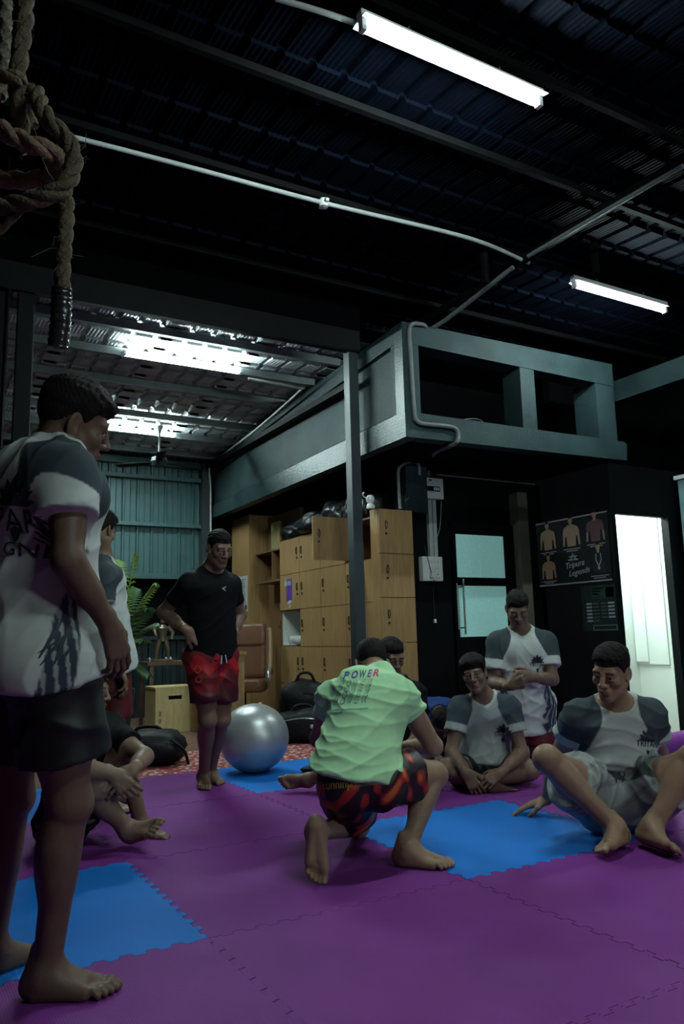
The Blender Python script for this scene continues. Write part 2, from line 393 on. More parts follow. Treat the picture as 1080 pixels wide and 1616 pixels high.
# two pale boards on the inner wall
for k, (x1, y1, zt) in enumerate(((1057, 1049, 2.12), (1026, 1044, 2.12))):
    b_ = on(x1, y1, 0, 6.30)
    o = box('wall_board', (6.30-.02*k, b_[1], b_[2]), (6.318-.02*k, 5.19, zt), white_wall)
    tag(o, ('wide pale board on the lit wall inside the doorway', 'narrower pale board overlapping the wide one inside the doorway')[k], 'board')
# ---- partition at the right edge
pt = bpy.data.objects.new('wall_partition', None); COL.objects.link(pt); pt.location = (6.0, 3.5, 0); struct(pt)
yA = on(1070, 760, 0, 5.98)[1]
box('panel', (5.98, 1.6, FLZ), (6.03, yA, 2.25), mat('teal_board', (.20, .33, .36), .5, noise=.15), pt)
box('cap', (5.96, 1.6, 2.25), (6.05, min(yA+.18, 4.36), 2.285), white_plastic, pt)

# ================================================================== LAMPS
tube_white = mat('lamp_housing_white', (.8, .82, .82), .4)
def tube_light(x, y, z, label, L=1.2, refl=.045, side=0, power=1.0, rad=.0145, group='ceiling tube lights'):
    t = thing('tube_light', label, 'light', (x, y, z), group)
    if side:   # batten fixed to the side of a purlin, the tube in front of it
        MB().box((x-L/2, y+side*.042-.012, z-.025), (x+L/2, y+side*.042+.012, z+.025), .004).build('housing', tube_white, t)
    else:
        MB().prism([(-.024, .085), (.024, .085), (.024, .05), (refl, .036), (refl, .033), (.018, .042), (-.018, .042), (-refl, .033), (-refl, .036), (-.024, .05)],
                   (x-L/2, y, z), (0, 1, 0), (0, 0, 1), (1, 0, 0), L).build('housing', tube_white, t)
        for s in (-.3, .3):
            tube('hook', [(x+s-.03, y, z+.08), (x+s, y, z+.125), (x+s+.03, y, z+.08)], .003, chrome, t, 6)
    g = mat('lit_tube_%g' % power, TUBE_COLOUR, .3, emit=TUBE_POWER*power)
    MB().tube([(x-L/2+.03, y, z), (x+L/2-.03, y, z)], rad, 12).build('tube', g, t, True)
    for s in (-1, 1):
        lo_, hi_ = ((-.014, -.02 if side > 0 else -.03, -.02), (.014, .03 if side > 0 else .02, .02)) if side else ((-.014, -.02, -.02), (.014, .02, .05))
        box('end_cap', A([x+s*(L/2-.02), y, z])+lo_, A([x+s*(L/2-.02), y, z])+hi_, white_plastic, t, .004)
    return t
tube_light(2.385, 2.8, 3.876, 'big bright tube light near the top right of the hall roof', refl=.06, rad=.019)
tube_light(5.40, 4.3, 3.83, 'smaller tube light high above the loft opening on the right')
tube_light(2.27, 6.885, 3.60, 'long tube light under the bright silver annex roof', side=1, power=1.5)
tube_light(2.25, 9.0, 3.445, 'tube light behind the standing person, nearest the green back wall', side=1, L=1.25, power=1.5)
tube_light(1.9, -1.1, 3.84, 'tube light above the photographer, out of the frame', power=1.15)
tube_light(4.2, -3.845, 2.7, 'tube light on the wall far behind the photographer', side=-1, power=2.2)
tube_light(5.75, 4.85, 2.15, 'tube light inside the lit cabin, above its doorway', L=.9, power=1.5)
# ceiling fan in the annex
fx, fy = 2.62, 8.9
t = thing('ceiling_fan', 'dark ceiling fan hanging under the silver annex roof', 'fan', (fx, fy, 3.1))
tube('rod', [(fx, fy, 3.12), (fx, fy, 3.5)], .012, pvc_dim, t)
MB().lathe([(.0, .50), (.05, .49), (.02, .40), (.015, .36)], A([fx, fy, 3.02]), 16).build('canopy', pvc_dim, t, True)
MB().lathe([(.03, .12), (.09, .10), (.10, .05), (.07, .0), (.02, -.01)], A([fx, fy, 3.02]), 20).build('motor', steel_grey, t, True)
for k in range(3):
    th = .3+k*2.094; d = A([math.cos(th), math.sin(th), 0]); e = A([-d[1], d[0], 0])
    MB().prism([(.08, -.02), (.2, -.05), (.55, -.06), (.57, .05), (.2, .04), (.08, .02)], A([fx, fy, 3.06]), d, e+A([0, 0, .15]), (0, 0, 1), .006).build('blade', steel_dark, t)
# ---- conduits, junction boxes and cables
def conduit(pts, r, m, label, n=6, cat='conduit', clips=()):
    o = tube('conduit_pipe', spline(pts, n), r, m); tag(o, label, cat); return o
z0 = 3.99
c1 = conduit([on(118, 217, 2, z0), on(300, 264, 2, z0), on(510, 320, 2, z0), on(700, 365, 2, z0), on(770, 386, 2, z0), on(835, 415, 2, z0)], .016, pvc, 'long pale conduit running along a dark roof purlin')
jb = on(511, 321, 2, z0)
MB().lathe([(.0, -.03), (.032, -.028), (.036, .01), (.03, .03)], jb, 16).box(jb-A([.012, .06, .01]), jb+A([.012, .06, .012])).build('junction_box', white_plastic, c1, True)
conduit([on(435, -3, 2, 3.95), on(500, 16, 2, 3.95), on(566, 38, 2, 3.95)], .014, pvc, 'short pale conduit feeding the big bright tube light')
conduit([on(1078, 262, 2, 3.9), on(960, 330, 2, 3.9), on(834, 404, 2, 3.9)], .016, pvc_dim, 'grey conduit along the crossing rafter at upper right')
yc = YF-.03
cpx = [(810, 420), (690, 514), (668, 512), (652, 511), (646, 522), (648, 560), (654, 650), (658, 664), (668, 669), (700, 672), (718, 676), (723, 686), (719, 700)]
pts = [on(810, 422, 1, 4.3)]+[on(x, y, 1, yc) for x, y in cpx[1:]]+[on(690, 712, 1, YF+.35), on(677, 728, 1, 6.36), on(676, 752, 1, 6.36)]
conduit(pts, .02, pvc_dim, 'bent grey conduit running down the front of the loft', 5)
e = 3.665
conduit([(2.95, 6.93, 3.55), (3.5, 6.93, 3.53), (3.56, 7.0, 3.52), (3.60, 8.2, 3.42), (3.62, 9.7, 3.33), (3.63, 9.93, 3.25), (3.66, 9.95, 2.9), (3.66, 9.95, 1.4)], .014, pvc, 'grey conduit along the annex roof edge and down the corner', 6)
tube_o = tube('conduit_pipe', [(1.9, 8.95, 3.40), (3.55, 8.95, 3.39)], .012, pvc_dim); tag(tube_o, 'thin pipe crossing under the annex roof beside the fan', 'conduit')
tube_o = tube('conduit_pipe', [(2.5, 9.55, 3.36), (3.55, 9.55, 3.35)], .010, pvc_dim); tag(tube_o, 'thin pipe under the annex roof nearest the back wall', 'conduit')
ye = YW-.02
o = box('cable_trunking', on(688, 748, 1, ye)-A([0, .02, .01]), on(852, 767, 1, ye)+A([0, .02, .012]), pvc); tag(o, 'long white cable trunking running right above the breaker box', 'conduit')
yq = 6.22
tube_o = tube('conduit_pipe', spline([on(632, 803, 1, yq), on(629, 760, 1, yq), on(630, 738, 1, yq), on(645, 729, 1, yq), on(660, 731, 1, yq), on(662, 750, 1, yq)], 5), .016, pvc); tag(tube_o, 'white conduit bent over the teal pillar above the lockers', 'conduit')
for dx in (-.028, .028):
    a, b_ = on(680, 788, 1, ye), on(686, 880, 1, ye)
    o = box('cable_duct', (a[0]+dx-.022, ye-.02, b_[2]-.05), (a[0]+dx+.022, ye+.02, a[2]+.05), pvc)
    tag(o, ('one of two' if dx < 0 else 'right-hand one of two')+' white cable ducts between breaker box and switchboard', 'conduit')
# breaker box
a, b_ = on(658, 751, 1, YW-.1), on(701, 788, 1, YW-.1)
t = thing('breaker_box', 'pale breaker box on the black wall above the white switchboard', 'breaker box', ((a[0]+b_[0])/2, YW, b_[2]))
box('case', (a[0], YW-.1, b_[2]), (b_[0], YW, a[2]-.005), mat('pale_grey_enamel', (.62, .64, .62), .4), t, .008)
w_ = b_[0]-a[0]; h_ = a[2]-b_[2]
box('window', (a[0]+w_*.2, YW-.104, b_[2]+h_*.34), (a[0]+w_*.86, YW-.098, b_[2]+h_*.58), dark_metal, t)
for k in range(8):
    x = a[0]+w_*(.24+k*.075); box('breaker', (x, YW-.112, b_[2]+h_*.39), (x+.015, YW-.10, b_[2]+h_*.53), white_plastic if k > 4 else dark_metal, t)
box('nameplate', (a[0]+w_*.5, YW-.103, b_[2]+h_*.27), (a[0]+w_*.66, YW-.099, b_[2]+h_*.31), paper, t)
MB().lathe([(.012, -.102), (.012, -.098)], A([a[0]+w_*.5, YW, b_[2]+h_*.86]), 12, 1, 1.6, 1).build('badge', dark_metal, t)
# switchboard
a, b_ = on(667, 877, 1, YW-.07), on(700, 917, 1, YW-.07)
t = thing('switchboard', 'white switchboard with sockets on the black wall beside lockers', 'switchboard', ((a[0]+b_[0])/2, YW, b_[2]))
box('case', (a[0], YW-.07, b_[2]), (b_[0], YW, a[2]-.005), white_plastic, t, .006)
w_ = b_[0]-a[0]; h_ = a[2]-b_[2]
for r_ in range(2):
    for k in range(4):
        x = a[0]+w_*(.3+.15*k); z = b_[2]+h_*(.72-.25*r_); box('switch', (x, YW-.078, z), (x+w_*.1, YW-.069, z+h_*.14), white_plastic, t, .002)
for k in range(2):
    x = a[0]+w_*(.34+.32*k); s_ = MB()
    for dx, dz in ((0, .035), (-.018, 0), (.018, 0)): s_.lathe([(.006, -.072), (.006, -.069)], A([x+dx+.02, YW, b_[2]+h_*.12+dz]), 8, 1)
    s_.build('socket', ink, t)['kind'] = 'stuff'
box('plug', (a[0]+w_*.3, YW-.11, b_[2]+.03), (a[0]+w_*.48, YW-.07, b_[2]+.075), white_plastic, t, .006)
pl = A([a[0]+w_*.4, YW-.1, b_[2]+.04])
o = tube('hanging_cable', spline([pl, pl+A([-.02, .02, .1]), on(670, 860, 1, YW-.06)], 6), .004, ink); tag(o, 'black wire hanging across the white switchboard', 'cable')
q0, q1 = on(684, 930, 1, YW-.04), on(687, 980, 1, YW-.04)
t = thing('hanging_plug', 'small white plug hanging on a thin wire below the switchboard', 'plug', tuple(q1))
tube('wire', spline([pl-A([0, 0, .03]), pl-A([-.02, 0, .06]), q0, q1], 6), .0025, ink, t, 6)
box('plug', q1-A([.012, .01, .02]), q1+A([.012, .01, .02]), white_plastic, t, .004)
o = tube('loose_wire', spline([on(697, 790, 1, YW-.03), on(694, 835, 1, YW-.03), on(684, 860, 1, YW-.04)], 8), .0035, pvc); tag(o, 'thin white wire curving down beside the cable ducts', 'cable')
o = tube('loose_wire', spline([on(657, 755, 1, YW-.1), on(650, 780, 1, YW-.12), on(640, 790, 1, 6.2)], 8), .0035, pvc); tag(o, 'thin white wire looping left from the breaker box', 'cable')

# ================================================================== FOAM MATS
X0, PX, Y0, PY = .93, 1.058, 2.535, 1.025
def edge_line(L, seed, n=26):
    # dovetail tabs along an edge of length L: list of (s, off)
    P = [(0, 0)]; s = L/n; hgt = .011
    for k in range(n):
        a = k*s; sg = 1 if (k+seed) % 2 == 0 else -1
        if k in (0, n-1): continue
        P += [(a+s*.10, 0), (a+s*.02, hgt*sg), (a+s*.98, hgt*sg), (a+s*.90, 0)]
    P.append((L, 0)); return P
blue = {(-1, 0), (1, 0), (1, 2), (3, 0), (-1, 2)}
NB = {(-1, 0): ('front-left, under the standing person', ), (1, 0): ('in the middle, under the crouching person',), (1, 2): ('at the back, under the silver ball',), (3, 0): ('at the right edge by the seated person',), (-1, 2): ('at the back left, under the fern side',)}
def rc(i, j):
    if (i, j) in NB: return NB[(i, j)][0]
    r_ = {-2: 'nearest', -1: 'second', 0: 'third', 1: 'fourth', 2: 'rearmost'}[j]
    c_ = {-2: 'outer left', -1: 'left', 0: 'centre left', 1: 'centre', 2: 'centre right', 3: 'right'}[i]
    return 'in the %s row, %s column of the floor' % (r_, c_)
for i in range(-2, 4):
    for j in range(-2, 3):
        x, y = X0+i*PX, Y0+j*PY
        lo = [(x+s, y+q) for s, q in edge_line(PX, i+j)]
        hi = [(x+s, y+PY+q) for s, q in edge_line(PX, i+j+1)]
        le = [(x+q, y+s) for s, q in edge_line(PY, i+j)]
        ri = [(x+PX+q, y+s) for s, q in edge_line(PY, i+1+j)]
        if j == -2: lo = [(x, y), (x+PX, y)]
        if j == 2: hi = [(x, y+PY), (x+PX, y+PY)]
        poly = lo+ri[1:]+hi[::-1][1:]+le[::-1][1:-1]
        P = A(poly); c = A([x+PX/2, y+PY/2])
        d = P-c; P = c+d*(1-.0022)
        isb = (i, j) in blue
        zt = .0008*((i*7+j*3) % 3)
        o = MB().prism(P.tolist(), (0, 0, FLZ+.001), (1, 0, 0), (0, 1, 0), (0, 0, 1), -FLZ-.001+zt-.001).build('foam_mat', mat_blue if isb else mat_purple)
        tag(o, ('blue' if isb else 'purple')+' jigsaw foam mat '+rc(i, j), 'mat', 'jigsaw foam mats on the floor')
# red patterned carpet
cm = bpy.data.materials.new('red_dotted_carpet'); cm.use_nodes = True
N_, L_ = cm.node_tree.nodes, cm.node_tree.links
vo = N_.new('ShaderNodeTexVoronoi'); vo.inputs['Scale'].default_value = 22; tc_ = N_.new('ShaderNodeTexCoord'); L_.new(tc_.outputs['Object'], vo.inputs['Vector'])
cr = N_.new('ShaderNodeValToRGB'); cr.color_ramp.elements[0].position = .30; cr.color_ramp.elements[0].color = (.62, .50, .42, 1); cr.color_ramp.elements[1].position = .42; cr.color_ramp.elements[1].color = (.24, .035, .035, 1)
L_.new(vo.outputs['Distance'], cr.inputs[0]); L_.new(cr.outputs[0], N_['Principled BSDF'].inputs['Base Color']); N_['Principled BSDF'].inputs['Roughness'].default_value = .9
o = box('carpet', (1.2, 5.62, FLZ), (4.0, 6.75, FLZ+.008), cm); tag(o, 'red carpet with pale dots behind the mats', 'carpet')

# ================================================================== LOCKERS
def handle(x, y, z, ax, parent):
    # loop handle and lock on a door, facing -X (ax=0) or -Y (ax=1)
    n = A([-1., 0, 0]) if ax == 0 else A([0, -1., 0]); c = A([x, y, z]); u = A([0, 0, 1.]); q = .68; sdir = A([0, 1., 0]) if ax == 0 else A([1., 0, 0])
    pts = [c+u*.055*q*math.cos(a)+sdir*.012*math.sin(a)+n*.012 for a in np.linspace(0, 2*math.pi, 17)[:-1]]
    m1 = MB().tube(pts, .004, 6, closed=True)
    m1.tube([c+u*.055*q, c+u*.055*q+n*.015], .005, 6); m1.tube([c-u*.055*q, c-u*.055*q+n*.015], .005, 6)
    m1.build('handle', dark_metal, parent, True)
    MB().tube([c-u*.085, c-u*.085+n*.012], .010, 10).build('lock', dark_metal, parent, True)
XK = 4.0
lb = thing('locker_bank', 'long wooden locker bank under the loft with black bags on top', 'locker', (4.2, 7.4, FLZ))
zs = [FLZ, .415, .84, 1.265, 1.685, 2.10]; ys = [6.36, 6.88, 7.42, 7.93, 8.46]
f = MB(); f.box((XK+.38, 6.36, FLZ), (XK+.4, 8.46, 2.1))
for y in ys: f.box((XK+.012, y-.008, FLZ), (XK+.39, y+.008, 2.1))
for z in zs: f.box((XK+.012, 6.36, max(FLZ, z-.008)), (XK+.39, 8.46, z+.008))
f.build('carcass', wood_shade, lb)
for c in range(4):
    for r in range(5):
        y0, y1 = ys[c]+.003, ys[c+1]-.003; z0_, z1_ = zs[r]+.003, zs[r+1]-.003
        if c == 0 and r == 4:
            d = box('door', (XK-.52, 6.60, z0_), (XK, 6.618, z1_+.02), wood, lb); handle(XK-.46, 6.60, (z0_+z1_)/2+.06, 1, d); continue
        if c == 3 and r == 2:
            g_ = MB(); g_.box((XK+.3, y0, z0_), (XK+.31, y1, z1_)).box((XK+.02, y0+.012, z0_+.01), (XK+.3, y0+.018, z1_)).box((XK+.02, y1-.018, z0_), (XK+.3, y1-.01, z1_)).box((XK+.02, y0, z0_+.012), (XK+.3, y1, z0_+.018))
            g_.build('white_lining', white_plastic, lb); continue
        d = box('door', (XK-.003, y0, z0_), (XK+.014, y1, z1_), wood, lb)
        hy = y0+.05 if c in (1, 3) else y1-.05
        if c == 3: hy = y0+.055
        if c == 2: hy = y1-.055
        if c == 1: hy = y1-.06
        if c == 0: hy = y1-.06
        handle(XK-.003, hy, (z0_+z1_)/2+.05, 0, d)
ps = thing('crumpled_papers', 'crumpled white papers lying in the open white locker', 'paper', (XK+.05, 8.2, .87))
def blob(name, c, rad, m, parent=None, n=3, amp=.25, fr=9, seed=0, flat=None, sharp=False):
    bm = bmesh.new(); bmesh.ops.create_icosphere(bm, subdivisions=n, radius=1)
    V = A([tuple(v.co) for v in bm.verts]); F = [tuple(v.index for v in f.verts) for f in bm.faces]; bm.free()
    rs = np.random.RandomState(seed); d = np.zeros(len(V))
    for k in range(9):
        w_ = rs.randn(3)*fr*(.3+.14*k); d += (np.abs(np.sin(V@w_+rs.rand()*6))-.5 if sharp else np.sin(V@w_+rs.rand()*6))/(1.3+.5*k)
    V = V*(1+amp*.35*d[:, None]); P = np.sign(V)*np.abs(V)**.8*rad
    if flat is not None: P[:, 2] = np.maximum(P[:, 2], flat)
    return mk(name, P+A(c), F, m, parent, smooth=True)
for k in range(6): blob('sheet', (XK+.04+.02*k, 8.02+.075*k, .90+.015*(k % 2)), (.05, .065, .045), paper, ps, 2, .9, 6, k, sharp=True)
# stickers on the left column of doors
t = thing('sticker', 'torn purple and white sticker on a locker door', 'sticker', (XK-.006, 8.25, 1.4))
MB().prism([(0, 0), (.14, .01), (.15, .12), (.145, .26), (.0, .25), (.005, .1)], (XK-.005, 8.28, 1.37), (0, -1, 0), (0, 0, 1), (-1, 0, 0), .002).build('purple_print', mat('sticker_purple', (.10, .05, .30), .5), t)
for k, (y, z, w_, h_) in enumerate(((8.33, 1.55, .07, .1), (8.26, 1.33, .12, .05), (8.22, 1.285, .05, .04), (8.30, 1.60, .04, .05))):
    MB().prism([(0, 0), (w_*.6, h_*.1), (w_, h_*.5), (w_*.7, h_), (w_*.2, h_*.8)], (XK-.0045, y, z), (0, -1, 0), (0, 0, 1), (-1, 0, 0), .002).build('white_scrap', paper, t)
text('lettering', 'SAN', paper, .085, (XK-.008, 8.275, 1.55), (0, -1, 0), (0, 0, 1), t, wide=.12)
# tower
lt = thing('locker_tower', 'tall narrow wooden locker tower beside the black wall', 'locker', (4.2, 6.3, FLZ))
tz = [FLZ, .44, .87, 1.30, 1.725, 2.165]
f = MB().box((3.99, 6.215, FLZ), (4.39, 6.355, 2.165)); f.build('carcass', wood, lt)
for r in range(5):
    d = box('door', (3.994, 6.197, tz[r]+.004), (4.386, 6.214, tz[r+1]-.004), wood, lt)
    handle(4.07, 6.197, (tz[r]+tz[r+1])/2+.06, 1, d)
# things on top of the lockers
for k, (y, z, ry, rz_) in enumerate(((8.22, 2.19, .24, .11), (7.72, 2.22, .27, .15), (7.18, 2.24, .27, .16), (6.73, 2.25, .22, .17))):
    o = blob('plastic_bag', (4.2, y, z-.0), (.24, ry, rz_), black_plastic, None, 4, .8, 5, 20+k, flat=-(z-2.11), sharp=True)
    tag(o, ('crumpled black plastic bag at the far end of the locker top', 'crumpled black plastic bag second from the far end on the lockers', 'crumpled black plastic bag behind the open locker door', 'crumpled black plastic bag behind the steel post')[k], 'bag', 'black bags on top of the lockers')
t = thing('figurine', 'small white round-headed figurine on the locker tower', 'figurine', (4.03, 6.28, 2.165))
c = on(585, 797, 1, 6.26); c[2] = 2.22
MB().lathe([(.0, -.055), (.04, -.053), (.042, -.03), (.03, -.005), (.0, .0)], c, 16).build('body', white_plastic, t, True)
MB().lathe([(.0, .085), (.03, .075), (.044, .045), (.04, .015), (.02, -.005), (0, -.007)], c, 16).build('head', white_plastic, t, True)
tube('curl', spline([c+A([-.04, 0, .05]), c+A([-.075, 0, .06]), c+A([-.085, 0, .09]), c+A([-.07, 0, .1])], 5), .006, white_plastic, t, 8)
# ================================================================== WOODEN CUPBOARD, SHELF, NOTICE
t = thing('wooden_cupboard', 'tall wooden cupboard panel between annex corner and lockers', 'cupboard', (4.2, 9.4, FLZ))
box('side_panel', (XK, 9.41, FLZ), (XK+.35, 10.02, 2.58), wood, t)
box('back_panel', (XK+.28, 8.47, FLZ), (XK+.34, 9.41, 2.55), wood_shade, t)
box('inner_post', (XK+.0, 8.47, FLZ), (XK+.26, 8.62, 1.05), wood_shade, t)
sh = thing('box_shelf', 'open wooden box shelf holding a gold medal', 'shelf', (XK+.14, 8.85, 1.63))
f = [((XK, 8.47, 2.01), (XK+.28, 9.21, 2.03), 'top'), ((XK, 8.47, 1.63), (XK+.28, 9.21, 1.655), 'bottom'), ((XK, 9.19, 1.655), (XK+.28, 9.21, 2.01), 'side'), ((XK, 8.68, 1.655), (XK+.28, 8.70, 2.01), 'divider')]
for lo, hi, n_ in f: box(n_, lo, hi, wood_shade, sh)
t = thing('medal', 'gold round medal standing in the box shelf', 'medal', (XK+.1, 8.85, 1.655))
MB().lathe([(.0, -.008), (.075, -.008), (.08, 0), (.075, .008), (0, .008)], A([XK+.08, 8.78, 1.80]), 24, 0, 1, 1.25).build('disc', gold, t, True)
box('stand', (XK+.03, 8.74, 1.655), (XK+.13, 8.9, 1.71), wood_dark, t)
t = thing('certificate', 'gold framed certificate standing on top of the box shelf', 'certificate', (XK+.2, 8.95, 2.03))
MB().box((XK+.16, 8.80, 2.03), (XK+.185, 9.06, 2.42)).build('frame', gold, t)
box('sheet', (XK+.155, 8.83, 2.07), (XK+.16, 9.03, 2.38), mat('cream_print', (.50, .42, .22), .5, noise=.3, nscale=40), t)
a, b_ = on(376, 911, 0, XK-.004), on(391, 965, 0, XK-.004)
t = thing('notice', 'white printed notice on the wooden cupboard beside the person in black', 'notice', ((XK-.004), (a[1]+b_[1])/2, b_[2]))
box('sheet', (XK-.005, b_[1], b_[2]), (XK-.002, a[1], a[2]), paper, t)
for k in range(16):
    z = a[2]-.05-k*.026; wd = (a[1]-b_[1])*(.82-.22*((k*7) % 4)/4)
    box('text_line', (XK-.0065, a[1]-.03-wd*.9, z), (XK-.005, a[1]-.03, z+.008), ink, t)
MB().lathe([(.0, -.001), (.028, -.001), (.028, .001), (0, .001)], A([XK-.006, b_[1]+.05, b_[2]+.06]), 14, 0, 1, 1.3).build('stamp', ink, t)
t = thing('trophy', 'small dark silver trophy in the niche beside the lockers', 'trophy', (XK+.12, 8.55, 1.06))
MB().lathe([(.0, 0), (.05, 0), (.05, .06), (.02, .07), (.015, .13), (.05, .17), (.06, .26), (.05, .28), (0, .28)], A([XK+.1, 8.56, 1.09]), 16).build('cup', chrome, t, True)
box('base', (XK+.04, 8.5, 1.052), (XK+.16, 8.62, 1.09), wood_dark, t)
# ================================================================== BACK LEFT FURNITURE
t = thing('desk', 'wooden desk with panel end behind the person in black', 'desk', (3.1, 7.9, FLZ))
a, b_ = on(346, 1060, 1, 7.6)[0], on(386, 1060, 1, 7.6)[0]
box('end_panel', (a-.1, 7.6, FLZ), (b_, 7.63, .78), wood, t)
box('top', (a-.15, 7.58, .78), (b_+.02, 8.2, .81), wood, t)
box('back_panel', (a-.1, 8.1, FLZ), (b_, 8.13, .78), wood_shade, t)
# office chair
cx, cy = 3.48, 8.35
t = thing('office_chair', 'brown leather office chair beside the wooden cupboard', 'chair', (cx, cy, FLZ))
def pad(name, lo, hi, m, parent, bev): return box(name, lo, hi, m, parent, bev)
c0 = A([cx, cy, 0])
def cushion(name, w_, h_, th, cz, tilt, yoff, m, parent, curve=.03):
    bm = bmesh.new(); bmesh.ops.create_cube(bm, size=1); bmesh.ops.subdivide_edges(bm, edges=bm.edges[:], cuts=5, use_grid_fill=True)
    V = A([tuple(v.co) for v in bm.verts]); F = [tuple(v.index for v in f.verts) for f in bm.faces]; bm.free()
    V = np.sign(V)*(np.abs(V*2)**.75)/2; r2 = np.linalg.norm(V, axis=1); V *= (1-.16*np.clip(r2-.5, 0, 1))[:, None]
    V = V*A([w_, th, h_]); V[:, 1] += curve*((V[:, 0]/w_*2)**2)*-1
    c_, s_ = math.cos(tilt), math.sin(tilt); y = V[:, 1]*c_-V[:, 2]*s_; z = V[:, 1]*s_+V[:, 2]*c_
    P = np.stack([V[:, 0], y+yoff, z+cz], 1); a_ = -.55; ca, sa = math.cos(a_), math.sin(a_)
    P = np.stack([P[:, 0]*ca-P[:, 1]*sa, P[:, 0]*sa+P[:, 1]*ca, P[:, 2]], 1)
    return mk(name, P+c0, F, m, parent, smooth=True)
cushion('headrest', .46, .26, .13, .98, -.12, .22, skin_leather, t)
cushion('backrest', .46, .44, .11, .70, -.10, .19, skin_leather, t)
cushion('seat', .50, .14, .48, .42, 0, -.06, skin_leather, t, 0)
def rot(p): a_ = -.55; return c0+A([p[0]*math.cos(a_)-p[1]*math.sin(a_), p[0]*math.sin(a_)+p[1]*math.cos(a_), p[2]])
for s in (-1, 1):
    tube('side_rail', spline([rot((s*.26, .30, 1.06)), rot((s*.27, .24, .8)), rot((s*.27, .17, .55)), rot((s*.26, .1, .45))], 6), .03, mat('pale_leather', (.36, .22, .14), .4), t)
    tube('armrest', spline([rot((s*.29, .17, .55)), rot((s*.31, .0, .60)), rot((s*.31, -.2, .58)), rot((s*.30, -.24, .48)), rot((s*.28, -.15, .40))], 6), .022, chrome, t)
tube('post', [rot((0, -.05, .12)), rot((0, -.05, .36))], .03, dark_metal, t)
for k in range(5):
    th = k*1.2566; e_ = rot((.28*math.cos(th), -.05+.28*math.sin(th), .07))
    tube('leg', [rot((0, -.05, .13)), e_], (.024, .014), dark_metal, t)
    MB().lathe([(.0, -.018), (.026, -.018), (.026, .018), (0, .018)], e_-A([0, 0, .066]), 12, 0).build('caster', dark_metal, t, True)
# plyo box
t = thing('plyo_box', 'pale plywood jump box with a dark hand slot', 'box', (2.55, 8.1, FLZ))
a = on(244, 1158, 2, FLZ); x0, y0 = a[0], a[1]; x1 = x0+.44; z1 = on(244, 1085, 1, y0)[2]
f = MB().box((x0, y0, FLZ), (x0+.02, y0+.38, z1-.02)).box((x1-.02, y0, FLZ), (x1, y0+.38, z1-.02)).box((x0+.02, y0+.36, FLZ), (x1-.02, y0+.38, z1-.02)); f.build('side_boards', wood_pale, t)
# front board with a real slot
sx0, sx1, sz0, sz1 = x0+.14, x0+.29, z1-.135, z1-.095
f = MB().box((x0, y0-.018, FLZ), (sx0, y0, z1-.02)).box((sx1, y0-.018, FLZ), (x1, y0, z1-.02)).box((sx0, y0-.018, FLZ), (sx1, y0, sz0)).box((sx0, y0-.018, sz1), (sx1, y0, z1-.02)); f.build('front_board', wood_pale, t)
box('top_board', (x0-.005, y0-.02, z1-.02), (x1+.005, y0+.38, z1), wood_pale, t)
for k, z in enumerate((.10, .18)):
    text('stencil_mark', '2' if k else '0', ink, .06, (x0+.035, y0-.0185, z-.02), (1, 0, 0), (0, 0, 1), t)
# low table with the statuette
ty = 8.75; a, b_ = on(240, 1045, 1, ty), on(305, 1045, 1, ty); tz_ = a[2]
t = thing('side_table', 'dark low table carrying the bronze statuette', 'table', ((a[0]+b_[0])/2, ty+.2, FLZ))
box('top', (a[0]-.05, ty, tz_-.04), (b_[0]+.25, ty+.45, tz_), wood_dark, t)
for x in (a[0], b_[0]+.2):
    for y in (ty+.03, ty+.42): box('leg', (x-.02, y-.02, FLZ), (x+.02, y+.02, tz_-.04), wood_dark, t)
# statuette of a strong man
bronze = mat('bronze', (.16, .13, .09), .35, .6)
sc = on(256, 1040, 1, ty+.12); sc[2] = tz_
t = thing('statuette', 'bronze muscular statuette with raised arm on the dark table', 'statuette', tuple(sc))
hS = on(256, 975, 1, ty+.12)[2]-tz_
k = hS/.50
def sp(x, z, y=0): return sc+A([x*k, y*k, z*k])
m1 = MB()
m1.tube([sp(-.07, .02), sp(-.065, .13), sp(-.035, .25)], A([.02, .026, .036])*k, 10).tube([sp(.07, .02), sp(.06, .13, -.02), sp(.03, .25)], A([.02, .026, .036])*k, 10)
m1.tube([sp(0, .23), sp(0, .30), sp(0, .38), sp(0, .42)], A([.05, .046, .072, .03])*k, 14)
m1.tube([sp(.06, .39), sp(.12, .33), sp(.10, .25, -.03)], A([.03, .026, .018])*k, 10).tube([sp(-.06, .39), sp(-.11, .36, -.03), sp(-.09, .29, -.06)], A([.03, .026, .018])*k, 10)
m1.tube([sp(-.09, .02, -.03), sp(-.05, .01, .02)], A([.02, .02])*k, 8).tube([sp(.09, .02, -.03), sp(.05, .01, .02)], A([.02, .02])*k, 8)
m1.build('body', bronze, t, True)
MB().lathe([(0, -.035*k), (.024*k, -.02*k), (.028*k, 0), (.02*k, .028*k), (0, .034*k)], sp(0, .46), 12).build('head', bronze, t, True)
MB().lathe([(.12*k, -.0), (.12*k, .02*k), (.11*k, .025*k)], sc, 20).build('base', wood_dark, t)
for k_, (x, y) in enumerate(((262, 1041), (269, 1041), (236, 1036))):
    c = on(x, y, 1, ty+.06); c[2] = tz_
    o = MB().lathe([(0, 0), (.022, .0), (.026, .03), (.018, .05), (0, .052)], c, 12).build('bottle_cap' if k_ == 2 else 'shot_glass', chrome, None, True)
    tag(o, ('small shiny cup at the foot of the statuette, left of a pair', 'small shiny cup at the foot of the statuette, right of a pair', 'small shiny bit lying at the left end of the dark table')[k_], 'cup')
